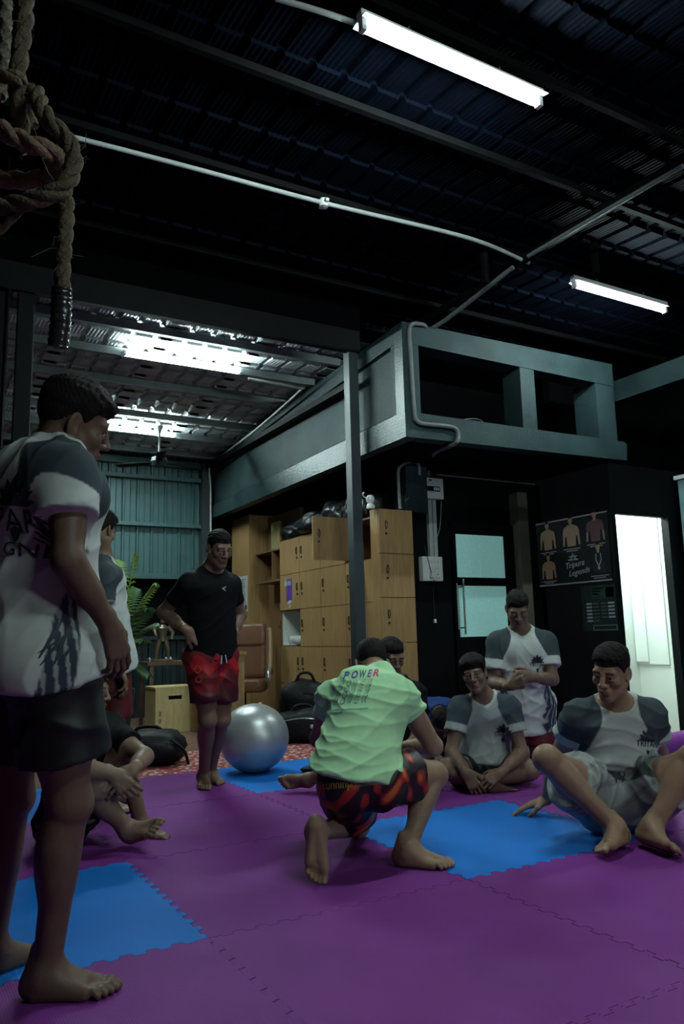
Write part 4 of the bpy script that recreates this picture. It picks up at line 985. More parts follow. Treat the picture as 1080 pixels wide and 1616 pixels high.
class HairP:
    """hair as a coat on the skull: thickness runs out to nothing at a ragged hairline, thicker on top"""
    def __init__(s, c, R, k, style, cap, rs):
        s.c, s.R, s.kk, s.style, s.cap, s.k, s.op = c, A(R), k, style, cap, .001, 'u'; s.lo, s.hi = c-.15*k, c+.15*k
        s.w = [(rs.randn(3)*q, rs.rand()*6) for q in (60, 110, 190, 300, 420)]
    def ev(s, X, Y, Z):
        x, y, z = [((X-s.c[0])*r[0]+(Y-s.c[1])*r[1]+(Z-s.c[2])*r[2])/s.kk for r in s.R]
        a, b, d = .0705, .093, .083; zz = z-.030; yy = y+.012
        k0 = np.sqrt((x/a)**2+(yy/b)**2+(zz/d)**2)+1e-9; k1 = np.sqrt((x/a**2)**2+(yy/b**2)**2+(zz/d**2)**2)+1e-9; D = k0*(k0-1)/k1
        phi = np.arctan2(np.abs(x), y+.005)
        zl = np.interp(phi, [0, .45, .80, 1.05, 1.25, 1.5, 1.85, 2.3, 3.15], [.066, .063, .052, .018, -.012, .004, .0, -.040, -.052])
        n = sum(np.sin(x*w[0]+y*w[1]+z*w[2]+p) for w, p in s.w)/3
        up = z-zl-.004+.0065*n; top = np.clip((z-.03)/.065, 0, 1)
        T = {'crop': .012, 'fringe': .018, 'long': .023}[s.style]*s.cap
        t = -.004+np.clip(up/.014, 0, 1)*(.0075 if s.style != 'long' else .013)+top*T+.0022*n*np.clip(up/.02, 0, 1)*(.5+top)
        if s.style == 'fringe': t = t+.020*np.exp(-((x-.006)/.035)**2-((y-.085)/.03)**2-((z-.075)/.022)**2)
        if s.style == 'long': t = t+.008*np.exp(-((y-.07)/.04)**2-((z-.075)/.03)**2)
        return (D-np.where(D < .06, t, 0))*s.kk
def person(name_label, cat, J, k=.95, h=.0075, skin=(.30, .17, .11), hair=(.007, .006, .0055), group=None, wear=None, face_h=.0036, hand_h=.0036, foot_h=.0042, fades=True, hands=None, feet=None, hands_hidden=(), hairstyle='crop', base=None, belly=0, look_down=.35, prints=None, cap=1.0, slim=1.0):
    """J: dict of joints in room coordinates. wear: list of garments"""
    J = {a: A(b, float) for a, b in J.items()}
    hipm = (J['hipL']+J['hipR'])/2; N = J['neck']; shm = (J['shL']+J['shR'])/2
    r_s = nz(J['shR']-J['shL']); r_h = nz(J['hipR']-J['hipL'])
    if 'mid' in J: Mi = J['mid']
    else: Mi = lerp(hipm, N, .45)
    u1 = nz(Mi-hipm); u2 = nz(N-Mi); rm = nz(r_s+r_h)
    def frame(r, u): r = nz(r-u*(r@u)); return A([r, np.cross(u, r), u])
    Fh, Fm, Fs = frame(r_h, u1), frame(rm, nz(u1+u2)), frame(r_s, u2)
    fh, fm, fs = Fh[1], Fm[1], Fs[1]
    T = [Ell(hipm+u1*.035*k, Fh, A([.158, .108, .125])*k, .05), Ell(lerp(hipm, Mi, .75)+fm*.004*k, Fm, A([.138+belly*.5, .100+belly, .15])*k, .06), Ell(lerp(Mi, N, .45)+fs*.004*k, Fs, A([.150, .108, .165])*k, .07)]
    T += [Cone(lerp(J['shL'], shm, .12)-u2*.012*k, lerp(J['shR'], shm, .12)-u2*.012*k, .056*k, .056*k, .05, fl=(fs, 1.1))]
    for s in 'LR':
        T.append(Cone(lerp(N, J['nk2'], .3) if 'nk2' in J else N+u2*.02*k, lerp(shm, J['sh'+s], .85)+u2*.012*k, .048*k, .040*k, .05))
        T.append(Ell(J['sh'+s]-u2*.008*k, Fs, A([.060, .060, .064])*k, .03))
        sg = 1 if s == 'R' else -1
        T.append(Ell(lerp(Mi, N, .62)+Fs[0]*sg*.070*k+fs*.082*k, Fs, A([.075, .040, .060])*k, .04))
        T.append(Ell(J['hip'+s]-fh*.055*k-u1*.01*k, Fh, A([.085, .085, .095])*k, .05))
        T.append(Ell(lerp(Mi, N, .6)+Fs[0]*sg*.075*k-fs*.075*k, Fs, A([.075, .045, .10])*k, .05))
    arms = {}; legs = {}; fore = {}
    for s in 'LR':
        sh, el, wr = J['sh'+s], J['el'+s], J['wr'+s]; k_=k; k = k_*slim; da = nz(el-sh); db = nz(wr-el)
        arms[s] = [Cone(sh, el, .052*k, .042*k, .035), Ell(lerp(sh, el, .45)+nz(np.cross(np.cross(da, db), da)+1e-6)*.012*k, [nz(np.cross(da, [.3, .5, .8])), nz(np.cross(da, np.cross(da, [.3, .5, .8]))), da], A([.042, .042, .095])*k, .03), Ell(el, np.eye(3), A([.043]*3)*k, .02)]
        H = hands.get(s, {}) if hands else {}
        hd = nz(H['d']) if 'd' in H else db; hn = H.get('n', np.cross(db, r_s)); th = H.get('t', None)
        hn = nz(A(hn)-hd*(A(hn)@hd))
        if th is None: th = np.cross(hd, hn)*(1 if s == 'R' else -1)
        fore[s] = [Cone(el, wr, .0425*k, .0275*k, .02), Cone(lerp(el, wr, .08), lerp(el, wr, .5), .040*k, .038*k, .02)]
        if s not in hands_hidden:
            fore[s] += hand_prims(wr, hd, hn, th, k, H.get('curl', (.35, .5, .4)), H.get('spread', .12), H.get('tcurl', .2))
        k = k_
        hp, kn, an = J['hip'+s], J['kn'+s], J['an'+s]; dt, ds = nz(kn-hp), nz(an-kn)
        pole = nz(dt-ds*(dt@ds)+1e-6) if np.linalg.norm(np.cross(dt, ds)) > .30 else fh
        kc = lerp(hp, kn, .97)
        legs[s] = [Cone(hp, kc, .086*k, .056*k, .05), Ell(lerp(hp, kn, .35)+nz(np.cross(r_h, dt))*-.0*k, [nz(np.cross(dt, [.3, .5, .8])), nz(np.cross(dt, np.cross(dt, [.3, .5, .8]))), dt], A([.088, .088, .17])*k, .05), Ell(kn+pole*.008*k, np.eye(3), A([.050]*3)*k, .04)]
        ft = feet[s]; u_ = A(ft.get('u', -ds)); f_ = A(ft['f']); med = ft.get('m')
        if med is None: med = np.cross(u_, f_)*(1 if s == 'R' else -1)
        cb = lerp(kn, an, .30)-pole*.022*k
        legs[s+'g'] = [Cone(kn, an, .052*k, .036*k, .03), Ell(cb, [nz(np.cross(ds, pole)), pole, ds], A([.050, .046, .115])*k, .04)]+foot_prims(an, f_, u_, med, k*ft.get('k', 1))
    hc = J['head']; hf = nz(J['face']); hu = J.get('hup', u2)
    HP, HR, hq = head_prims(hc, hf, hu, k*1.0, N, 0)
    prims = T+[p for s in 'LR' for p in arms[s]]+[Grp(fore[s], .006) for s in 'LR']+[p for s in 'LR' for p in legs[s]]+[Grp(legs[s+'g'], .006) for s in 'LR']+HP
    lo = np.min([p.lo for p in prims], 0)-.03; hi = np.max([p.hi for p in prims], 0)+.03
    B = Field(lo, hi, h).add(prims)
    pieces = [B.mesh()]; boxes = []
    for c_, ext, hh in [(hc, .15*k, face_h)]+[(J['wr'+s], None, hand_h) for s in 'LR' if s not in hands_hidden]+[(J['an'+s], 'f', foot_h) for s in 'LR']:
        if hh is None: continue
        if ext is None or ext == 'f':
            s = 'LR'[0]
            for q_ in 'LR':
                if np.allclose(c_, J[('an' if ext == 'f' else 'wr')+q_]): s = q_
            gp = legs[s+'g'][2:] if ext == 'f' else fore[s][2:]
            bl, bh = np.min([p.lo for p in gp], 0)-.012, np.max([p.hi for p in gp], 0)+.012
        else: bl, bh = c_-A([ext]*3), c_+A([ext]*3)
        Q_ = Field(bl-2*hh, bh+2*hh, hh).add(prims); v, f = Q_.mesh(); pieces.append((v, f)); boxes.append((bl, bh))
    Vs, Fs_, off = [], [], 0
    for i, (v, f) in enumerate(pieces):
        if i == 0: 
            ins = np.zeros(len(v), bool)
            for bl, bh in boxes: ins |= ((v > bl+.006) & (v < bh-.006)).all(1)
        else:
            bl, bh = boxes[i-1]; ins = ~((v > bl) & (v < bh)).all(1)
            for bl2, bh2 in boxes[:i-1]: ins |= ((v > bl2+.003) & (v < bh2-.003)).all(1)
        keep = ~ins[f].all(1) if i == 0 else ~ins[f].any(1)
        f = f[keep]; us = np.unique(f); mp_ = np.full(len(v), -1); mp_[us] = np.arange(len(us)); Vs.append(v[us]); Fs_.append(mp_[f]+off); off += len(us)
    V = np.vstack(Vs); Fq = np.vstack(Fs_); V[:, 2] = np.maximum(V[:, 2], .0012)
    # skin colouring: brows, lips, eye line, nipples not needed
    loc = (V-hc)@A(HR).T/k; x, y, z = loc.T; C_ = np.tile(A(skin), (len(V), 1))
    nearhead = (np.abs(loc) < .16).all(1)
    def paint(mask, col, a=1): 
        mm = np.clip(mask, 0, 1)[:, None]*a*nearhead[:, None]; C_[:] = C_*(1-mm)+A(col)*mm
    ax_ = np.abs(x)
    brow = (np.clip(1-np.abs(z-(.0245-.10*np.clip(ax_-.032, 0, 1)))/.0055, 0, 1)*2)*(ax_ > .012)*(ax_ < .050)*(y > .05)
    paint(brow, hair, .85)
    paint((np.clip(1-np.abs(z-.0015-(.0))/.0024, 0, 1)*2)*(np.abs(ax_-.031) < .0155)*(y > .066), (.02, .013, .01), .9)
    lips = np.clip(1.6-np.sqrt((x/.024)**2+((z+.0645)/.0125)**2)*1.3, 0, 1)*(y > .078); paint(lips, A(skin)*A([.82, .55, .55]), .75)
    paint(np.clip(1-np.abs(z+.0637)/.0016, 0, 1)*(ax_ < .021)*(y > .08), A(skin)*.25, .8)
    if fades: paint(np.clip((z+.02-(.55*y))/.05, 0, 1)*(y < .062)*np.clip((z-.012+.5*(0-y)*0)/.02+.0, 0, 1), A(hair)*2, .6)
    base = A([hipm[0], hipm[1], min(V[:, 2].min(), .05)]) if base is None else A(base)
    sm = mat('skin_%d%d%d' % tuple(int(c*99) for c in skin), skin, .48, noise=.16, nscale=14, bump=.12, bscale=150, attr=True, spec=.25, bdist=.004)
    O = mk('person', V, Fq, sm, smooth=True, loc=base, cols=C_); tag(O, name_label, cat, group)
    # eyes
    dn = look_down
    for s in (-1, 1):
        e = hq(s*.031, .0735, .0025); bm = bmesh.new(); bmesh.ops.create_uvsphere(bm, u_segments=16, v_segments=12, radius=.0122*k)
        P = A([tuple(v.co) for v in bm.verts]); f_ = [tuple(v.index for v in q.verts) for q in bm.faces]; bm.free()
        g = nz(A(HR[1])-A(HR[2])*dn); cc = (P/np.linalg.norm(P, axis=1)[:, None])@g; col = np.where(cc[:, None] > .80, A([.015, .009, .007]), A([.42, .40, .38]))
        mk('eye', P+e, f_, mat('eye', (.5, .5, .5), .2, attr=True), O, True, cols=col)
    # hair: a shell around the skull, thinner at the sides
    if hairstyle:
        rs_ = np.random.RandomState(int(abs(hc[0]*1000)) % 999)
        hp_ = HairP(hc, HR, k, hairstyle, cap, rs_)
        fh_ = .0042 if face_h < .005 else .006
        HPs = [hp_]+[Ell(hq(s*.078, -.008, -.008), HR, A([.016, .026, .036])*k, .004, 's') for s in (-1, 1)]
        G = Field(hc-.17*k, hc+.17*k, fh_).add(HPs); v, f_ = G.mesh()
        hm = mat('hair_black', hair, .7, noise=.3, nscale=80, bump=.5, bscale=260, spec=.12)
        mk('hair', v, f_, hm, O, True)
    # clothes
    ctx = dict(J=J, k=k, hipm=hipm, Mi=Mi, N=N, shm=shm, Fh=Fh, Fm=Fm, Fs=Fs, u1=u1, u2=u2, T=T, arms=arms, legs=legs, B=B, O=O, lo=lo, hi=hi, h=h)
    for g in (wear or []): g(ctx)
    return O

def folds(V, dirs, seed, amp, mask=None):
    """cloth folds: a few warped ridges; dirs list of (direction vector, wavelength)"""
    rs = np.random.RandomState(seed); d = np.zeros(len(V))
    for dv, wl in dirs:
        ph = V@(nz(dv)*2*math.pi/wl)+1.6*np.sin(V@(rs.randn(3)*9)+rs.rand()*6)+1.1*np.sin(V@(rs.randn(3)*17)+rs.rand()*6)
        ridge = (1-np.abs(np.sin(ph*.5)))**1.6; env = np.clip(.5+.7*np.sin(V@(rs.randn(3)*7)+rs.rand()*6), 0, 1); d += ridge*env
    return d*amp if mask is None else d*amp*mask
def vnormals(V, Q):
    n = np.cross(V[Q[:, 2]]-V[Q[:, 0]], V[Q[:, 3]]-V[Q[:, 1]]); N_ = np.zeros_like(V)
    for i in range(4): np.add.at(N_, Q[:, i], n)
    return N_/(np.linalg.norm(N_, axis=1)[:, None]+1e-12)

def shirt(color, name='shirt', label=None, sleeve=.55, ease=.012, hem=None, hem_r=(.178, .122), hem_up=None, sleeve_r=(.066, .074), fold=None, fold_amp=.006, neck_r=.066, pattern=None, m=None, prints=None, h=.0068, seed=1, sway=0, hem_drop=.06, cover=False):
    def go(c):
        k, J, Fs, Fh, Fm = c['k'], c['J'], c['Fs'], c['Fh'], c['Fm']; u1, u2 = c['u1'], c['u2']
        hp = c['hipm']-u1*hem_drop*k if hem is None else A(hem, float); hu = nz(u1 if hem_up is None else hem_up)
        cutH = (-hu, hp)
        chest = lerp(c['Mi'], c['N'], .42); f = Fm[1]
        P = []
        for p in c['T']:
            if isinstance(p, Ell): P.append(Ell(p.c, p.R, p.r+ease, p.k, cut=[cutH]))
            else: P.append(Cone(p.a, p.b, p.ra+ease*.8, p.rb+ease*.8, p.k, fl=p.fl, cut=[cutH]))
        # hanging body of the garment
        hb = hp-hu*.05; sd = hem_r[1]/hem_r[0]
        P.append(Cone(chest, hb+f*sway, .152*k+ease, hem_r[0]*k+ease, .05, fl=(f, sd), cut=[cutH]))
        if cover:
            P.append(Ell(c['hipm']+u1*.02*k, Fh, A([.162, .115, .13])*k+.024, .05, cut=[cutH]))
            for s in 'LR':
                P.append(Cone(J['hip'+s], J['kn'+s], .122*k, .13*k, .05, cut=[cutH])); P.append(Ell(J['hip'+s]-Fh[1]*.055*k-u1*.01*k, Fh, A([.088, .088, .1])*k+.024, .05, cut=[cutH]))
        for s in 'LR':
            sh, el = J['sh'+s], J['el'+s]; e = lerp(sh, el, sleeve); da = nz(el-sh)
            P.append(Cone(sh+da*.0, e+da*.05, sleeve_r[0]*k, sleeve_r[1]*k*1.04, .035, cut=[(da, e)]))
        neckdir = nz(J['head']-c['N']-Fs[1]*.02)
        Nk = Cone(c['N']-neckdir*.02+Fs[1]*.012, c['N']+neckdir*.16, neck_r*k, (neck_r+.03)*k, .012, 's')
        lo = np.min([p.lo for p in P], 0)-.03; hi = np.max([p.hi for p in P], 0)+.03
        G = Field(lo, hi, h).add(P)
        # keep a little clear of the skin of the trunk and upper arms
        BT = Field(lo, hi, h).add([q for q in c['T']]+[q for s in 'LR' for q in c['arms'][s]])
        X, Y, Z = G.ax[0][:, None, None], G.ax[1][None, :, None], G.ax[2][None, None, :]
        D = BT.F-.006; D = np.maximum(D, (X-hp[0])*-hu[0]+(Y-hp[1])*-hu[1]+(Z-hp[2])*-hu[2])
        for s in 'LR':
            sh, el = J['sh'+s], J['el'+s]; e = lerp(sh, el, sleeve); da = nz(el-sh)
            near = Cone(sh, el+da*.1, .09, .09, 0).ev(X, Y, Z); pl = (X-e[0])*da[0]+(Y-e[1])*da[1]+(Z-e[2])*da[2]
            D = np.where((near < 0) & (pl > -.004), np.maximum(D, pl), D)
        G.F = smin(G.F, D.astype(np.float32), .006).astype(np.float32)
        G.add([Nk])
        V, Q = G.mesh(); V = relax(V, Q, 1, .35); Nn = vnormals(V, Q)
        ds = fold or [(u1+Fm[0]*.4, .09), (u1-Fm[0]*.5, .11), (Fm[0], .12)]
        dz = folds(V, ds, seed, fold_amp); V = V+Nn*(dz-fold_amp*.3)[:, None]
        V[:, 2] = np.maximum(V[:, 2], .0008); L = (V-c['N'])@Fs.T/k
        cols = np.tile(A(color, float), (len(V), 1))
        armt = {}
        for s in 'LR':
            sh, el = J['sh'+s], J['el'+s]; d = el-sh; t = ((V-sh)@d)/(d@d); dist = np.linalg.norm(V-sh-np.clip(t, 0, 1)[:, None]*d, axis=1); armt[s] = (t, dist)
        if pattern: cols = pattern(V, L, armt, cols, c)
        mm = m or mat('cloth_knit', (.5, .5, .5), .85, bump=.06, bscale=320, attr=True, spec=.12, noise=.08, nscale=30, bdist=.002)
        o = mk(name, V, Q, mm, c['O'], True, cols=cols)
        if label: o['label'] = label
        if prints:
            bv = BVHTree.FromPolygons([tuple(v) for v in V], [tuple(q) for q in Q.tolist()]); prints(o, bv, c)
    return go
def shorts(color, name='shorts', label=None, frac=.72, ease=.012, leg_r=(.104, .112), waist=.07, pattern=None, fold_amp=.006, seed=2, h=.0072, m=None, prints=None, fold=None):
    def go(c):
        k, J, Fh = c['k'], c['J'], c['Fh']; u1 = c['u1']; hp = c['hipm']
        wp = hp+u1*waist*k; cutW = (u1, wp); P = []
        P.append(Ell(hp+u1*.02*k, Fh, A([.162, .115, .12])*k+ease, .05, cut=[cutW]))
        cl = {}
        for s in 'LR':
            a, b = J['hip'+s], J['kn'+s]; d = nz(b-a); e = lerp(a, b, frac); cl[s] = (d, e)
            P.append(Ell(a-Fh[1]*.055*k-u1*.01*k, Fh, A([.088, .088, .1])*k+ease, .05, cut=[cutW]))
            P.append(Cone(a, e+d*.04, leg_r[0]*k, leg_r[1]*k, .03, cut=[(d, e)]))
        lo = np.min([p.lo for p in P], 0)-.03; hi = np.max([p.hi for p in P], 0)+.03
        G = Field(lo, hi, h).add(P); X, Y, Z = G.ax[0][:, None, None], G.ax[1][None, :, None], G.ax[2][None, None, :]
        for s in 'LR':
            d, e = cl[s]; th = Field(lo, hi, h).add([Cone(p.a, p.b, p.ra+.008, p.rb+.008, p.k, cut=[(d, e)]) if isinstance(p, Cone) else Ell(p.c, p.R, p.r+.008, p.k, cut=[(d, e)]) for p in c['legs'][s][:2]])
            G.F = smin(G.F, th.F, .006).astype(np.float32)
        V, Q = G.mesh(); V = relax(V, Q, 1, .35); Nn = vnormals(V, Q)
        ds = fold or [(nz(J['knL']-J['hipL'])+Fh[0]*.5, .10), (u1-Fh[0]*.8, .12)]
        V = V+Nn*(folds(V, ds, seed, fold_amp)-fold_amp*.3)[:, None]
        V[:, 2] = np.maximum(V[:, 2], .0008); cols = np.tile(A(color, float), (len(V), 1)); L = (V-hp)@Fh.T/k
        if pattern: cols = pattern(V, L, None, cols, c)
        mm = m or mat('cloth_satin', (.5, .5, .5), .5, bump=.12, bscale=200, attr=True, spec=.4, noise=.08, nscale=20, bdist=.002)
        o = mk(name, V, Q, mm, c['O'], True, cols=cols)
        if label: o['label'] = label
        if prints:
            bv = BVHTree.FromPolygons([tuple(v) for v in V], [tuple(q) for q in Q.tolist()]); prints(o, bv, c)
    return go
# ---- colourings
WHT, GRY, DRK = A([.56, .585, .56]), A([.050, .064, .076]), A([.028, .035, .05])
def ss(a, b, x): t = np.clip((x-a)/(b-a), 0, 1); return t*t*(3-2*t)
def raglan(split=.60, edge=0.0):
    def f(V, L, armt, cols, c):
        x, y, z = np.abs(L[:, 0]), L[:, 1], L[:, 2]
        bord = .080+.66*np.clip(-z-.02, 0, 1)**1.15
        g = ss(0, .006, x-np.minimum(bord, .168))*ss(-.255, -.245, z)
        for s in 'LR':
            t, d = armt[s]; onarm = (d < .095)*(t > .12); w_ = ss(split-.01, split+.01, t-edge*y)*onarm; g = np.where(onarm & (t > .12) & (x > .15), 1.0, g)*(1-w_)
        cols = cols*(1-g[:, None])+GRY*g[:, None]
        col_ = ss(.096, .092, np.sqrt(x*x+(y-.012)**2))*ss(-.075, -.06, z); cols = cols*(1-col_[:, None])+WHT*.9*col_[:, None]
        # dark leaf pattern on the flank near the hem
        u = L[:, 2]; ww = .045*ss(.26, .50, -u)*(u < -.27)
        m_ = (x > .075)*ss(0, .004, ww-np.abs(y-.05)); st = .5+.5*(np.sin(150*(y*1.3+u*.42)) > -.55)
        cc = DRK*1.5; m_ = m_*st; cols = cols*(1-m_[:, None])+cc*m_[:, None]
        return cols
    return f
def emblem(o_, ux, uy, size, par, bv, txt='TRITAN', m=None, un=None):
    m = m or mat('print_ink', (.02, .028, .04), .7)
    Pv = []; Fv = []
    def poly(P):
        k = len(Pv); Pv.extend([(x*size, y*size, 0) for x, y in P]); Fv.append(tuple(range(k, k+len(P))))
    for a, r1, w_ in ((90, .60, .10), (60, .52, .09), (120, .52, .09), (32, .50, .075), (148, .50, .075), (8, .46, .06), (172, .46, .06)):
        t = math.radians(a); n = (-math.sin(t), math.cos(t)); d = (math.cos(t), math.sin(t))
        poly([(0, -.02), (d[0]*r1*.62+n[0]*w_, d[1]*r1*.62+n[1]*w_), (d[0]*r1, d[1]*r1), (d[0]*r1*.62-n[0]*w_, d[1]*r1*.62-n[1]*w_)])
    poly([(-.10, -.42), (0, -.36), (.10, -.42), (.06, -.56), (0, -.66), (-.06, -.56)])
    lay('emblem', Pv, Fv, m, A(o_)+A(uy)*size*.02, ux, uy, par, bv, un, .0025)
    if txt: text('lettering', txt, m, size*.36, A(o_)-A(ux)*size*.55-A(uy)*size*.22, ux, uy, par, wide=size*1.1, bvh=bv, un=un, lift=.0025)
ONLY = None
# ---- poses
D_ = dep
def Gd(x, y): return on(x, y, 2, .0)
def cdir(r, u, f): return nz(CR*r+CU*u+CF*f)
UP = A([0, 0, 1.])
def foot_at(heel, toe, k=1.0):
    f = nz(toe-heel); return heel+f*.045*k+UP*.076*k, dict(f=f, u=UP)
def check(nm, J, k):
    J = {a: A(b) for a, b in J.items()}; d = lambda a, b: np.linalg.norm(J[a]-J[b])/k
    print('POSE', nm, 'sh %.2f(.36)' % d('shL', 'shR'), 'hip %.2f(.18)' % d('hipL', 'hipR'), 'trunk %.2f(.52)' % (np.linalg.norm((J['hipL']+J['hipR'])/2-J['neck'])/k), 'hd %.2f(.19)' % d('neck', 'head'),
          ' '.join('%s ua%.2f(.30) fa%.2f(.26) th%.2f(.42) sk%.2f(.41)' % (s, d('sh'+s, 'el'+s), d('el'+s, 'wr'+s), d('hip'+s, 'kn'+s), d('kn'+s, 'an'+s)) for s in 'LR'))
SK1, SK2, SK3 = (.20, .118, .082), (.22, .135, .09), (.14, .085, .06)
BLK = (.0045, .0045, .006)
ALLP = {}
def P4():
    k = .95
    aR, fR = foot_at(Gd(321, 1238), Gd(327, 1259), k); aL, fL = foot_at(Gd(328, 1232), Gd(362, 1243), k)
    J = dict(hipR=D_(318, 1036, 4.78), hipL=D_(353, 1036, 4.88), neck=D_(334, 900, 4.86), mid=D_(334, 975, 4.82), shR=D_(298, 921, 4.74), shL=D_(364, 922, 4.92),
             elR=D_(258, 966, 4.86), wrR=D_(297, 996, 4.70), elL=D_(379, 970, 5.02), wrL=D_(366, 1004, 4.90), knR=D_(328, 1137, 4.74), knL=D_(350, 1136, 4.86), anR=aR, anL=aL,
             head=D_(346, 866, 4.80), face=cdir(.58, -.22, -.75))
    check('P4', J, k)
    def pat(V, L, a, cols, c):
        z = L[:, 2]; x = L[:, 0]; y = L[:, 1]
        st = np.sin(34*(z*1.1+x*.7+.05*np.sin(x*30)))+.6*np.sin(55*(x-z*.4)); t = ss(-.12, .08, st)
        red = A([.42, .012, .016]); dk = A([.05, .006, .010]); fade = ss(-.24, -.05, z)
        cc = red*(fade*(.25+.75*t))[:, None]+dk*(1-fade*(.25+.75*t))[:, None]; 
        w_ = ss(-.2, -.19, -np.abs(x-.0))*0; return cc
    def pr(o, bv, c):
        k_ = c['k']; F = c['Fs']; ctr = lerp(c['Mi'], c['N'], .60)+F[1]*.12
        lay('chest_mark', [(0, 0, 0), (.03, .012, 0), (.032, .007, 0), (.012, .0, 0), (.03, -.014, 0), (.026, -.016, 0)], [(0, 3, 2, 1), (0, 5, 4, 3)], paper, ctr, F[0]*-1, F[2], o, bv, F[1], .003)
    def pr2(o, bv, c):
        F = c['Fh']; rm_ = mat('ring_print', (.55, .06, .05), .5); J_ = c['J']
        for q, (s_, r_) in enumerate(((.42, .022), (.58, .020))):
            p0 = lerp(J_['hipR'], J_['knR'], s_-.22); ctr = p0-F[0]*.0
            pts = [(math.cos(a)*rr, math.sin(a)*rr, 0) for a in np.linspace(0, 6.283, 17)[:-1] for rr in (r_, r_*.72)]
            fc = [(2*i, 2*((i+1) % 16), 2*((i+1) % 16)+1, 2*i+1) for i in range(16)]
            vd = nz(CAMP-ctr); rx = nz(np.cross(UP, vd)); lay('ring_print', pts, fc, rm_, ctr-rx*.03, rx, UP, o, bv, vd, .003)
        for s_ in (-1, 1): MB().tube([c['hipm']+F[1]*.135+F[0]*.012*s_+UP*.03, c['hipm']+F[1]*.14+F[0]*.02*s_-UP*.02], .004, 6).build('drawstring', paper, o, True)
    person('person standing hands on hips in black tee and red shorts', 'person', J, k, skin=SK1, hands=dict(R=dict(d=D_(318, 1012, 4.72)-D_(297, 996, 4.70), n=cdir(.1, -.5, .6), t=cdir(-.1, -1, 0), curl=(.15, .3, .3)), L=dict(d=cdir(-.6, -.5, -.2), n=cdir(-.5, 0, .5), t=cdir(0, -1, .2))),
           feet=dict(R=fR, L=fL), hairstyle='crop', look_down=.5,
           wear=[shirt(BLK, 't_shirt', 'black fitted t-shirt', sleeve=.58, ease=.008, hem_r=(.155, .115), hem_drop=.0, sleeve_r=(.060, .058), fold_amp=.004, prints=pr), shorts((.3, .01, .01), 'shorts', 'red and black printed shorts', frac=.70, leg_r=(.098, .105), waist=.06, pattern=pat, prints=pr2)])
def P1():
    k = 1.03
    aR, fR = foot_at(Gd(44, 1578), Gd(206, 1566), k); aL, fL = foot_at(Gd(-38, 1548), Gd(60, 1506), k)
    J = dict(hipR=D_(84, 1036, 2.07), hipL=D_(22, 1030, 2.21), neck=D_(92, 716, 2.17), mid=D_(48, 880, 2.13), shR=D_(104, 752, 2.03), shL=D_(18, 752, 2.33),
             elR=D_(107, 884, 1.94), wrR=D_(173, 988, 2.03), elL=D_(10, 885, 2.50), wrL=D_(70, 985, 2.5), knR=D_(108, 1272, 2.06), knL=D_(18, 1262, 2.23), anR=aR, anL=aL,
             head=D_(116, 668, 2.20), face=cdir(.80, -.36, .50), hup=cdir(.30, .95, .05))
    check('P1', J, k)
    def pr(o, bv, c):
        F = c['Fm']; vd = -F[1]; ctr = D_(4, 812, 1.9); rx = nz(-F[0]*-1); rx = nz(np.cross(F[2], vd)); up_ = F[2]
        im = mat('print_ink', (.02, .028, .04), .7)
        e = D_(2, 796, 1.95); emblem(e, rx, up_, .15, o, bv, '', un=vd)
        text('lettering', 'PARI', im, .085, D_(-52, 832, 1.95), rx, up_, o, wide=.135, bvh=bv, un=vd, lift=.003)
        text('lettering', 'GNB', im, .05, D_(-30, 872, 1.95), rx, up_, o, wide=.11, bvh=bv, un=vd, lift=.003)
        # sketched blade strokes on the side of the shirt
        for (a, b_, wd) in (((52, 815), (80, 846), .006), ((52, 815), (84, 832), .004), ((54, 838), (82, 858), .004), ((52, 848), (80, 862), .003), ((62, 835), (83, 852), .003),
                            ((62, 1038), (108, 962), .006), ((64, 1050), (116, 985), .004), ((60, 1030), (112, 1000), .003), ((86, 1048), (114, 975), .005), ((96, 1045), (116, 1015), .004)):
            t_ = 1.98; p, q = D_(*a, t_), D_(*b_, t_); d = nz(q-p); n_ = nz(CAMP-p); s_ = nz(np.cross(n_, d)); L_ = np.linalg.norm(q-p)
            lay('blade_print', [(0, -wd*.3, 0), (L_*.5, -wd, 0), (L_, 0, 0), (L_*.5, wd, 0), (0, wd*.3, 0)], [(0, 1, 2, 3, 4)], im, p, d, s_, o, bv, n_, .003)
    person('person standing nearest at left in white tee and black shorts', 'person', J, k, skin=(.15, .088, .062), slim=.90, hair=(.010, .008, .007), hands=dict(R=dict(d=D_(194, 1055, 2.06)-D_(173, 988, 2.03), n=cdir(-.75, -.25, .5), t=cdir(.45, .1, .6), curl=(.25, .42, .35), spread=.06)), hands_hidden=('L',),
           feet=dict(R=fR, L=fL), hairstyle='fringe', look_down=.5, foot_h=.0034, hand_h=.0032, face_h=.0034,
           wear=[shirt(WHT, 't_shirt', 'white tee with grey shoulders and dark print', sleeve=.50, ease=.016, hem_r=(.205, .16), hem_drop=.035, cover=True, sleeve_r=(.076, .080), fold_amp=.007, pattern=raglan(.24, 1.3), prints=pr, h=.006, fold=[(cdir(1, -.35, 0), .085), (cdir(1, .3, .2), .12), (cdir(.6, -.6, 0), .1)]),
                 shorts(BLK, 'shorts', 'loose black shorts', frac=.68, waist=-.005, leg_r=(.112, .122), fold_amp=.008)])
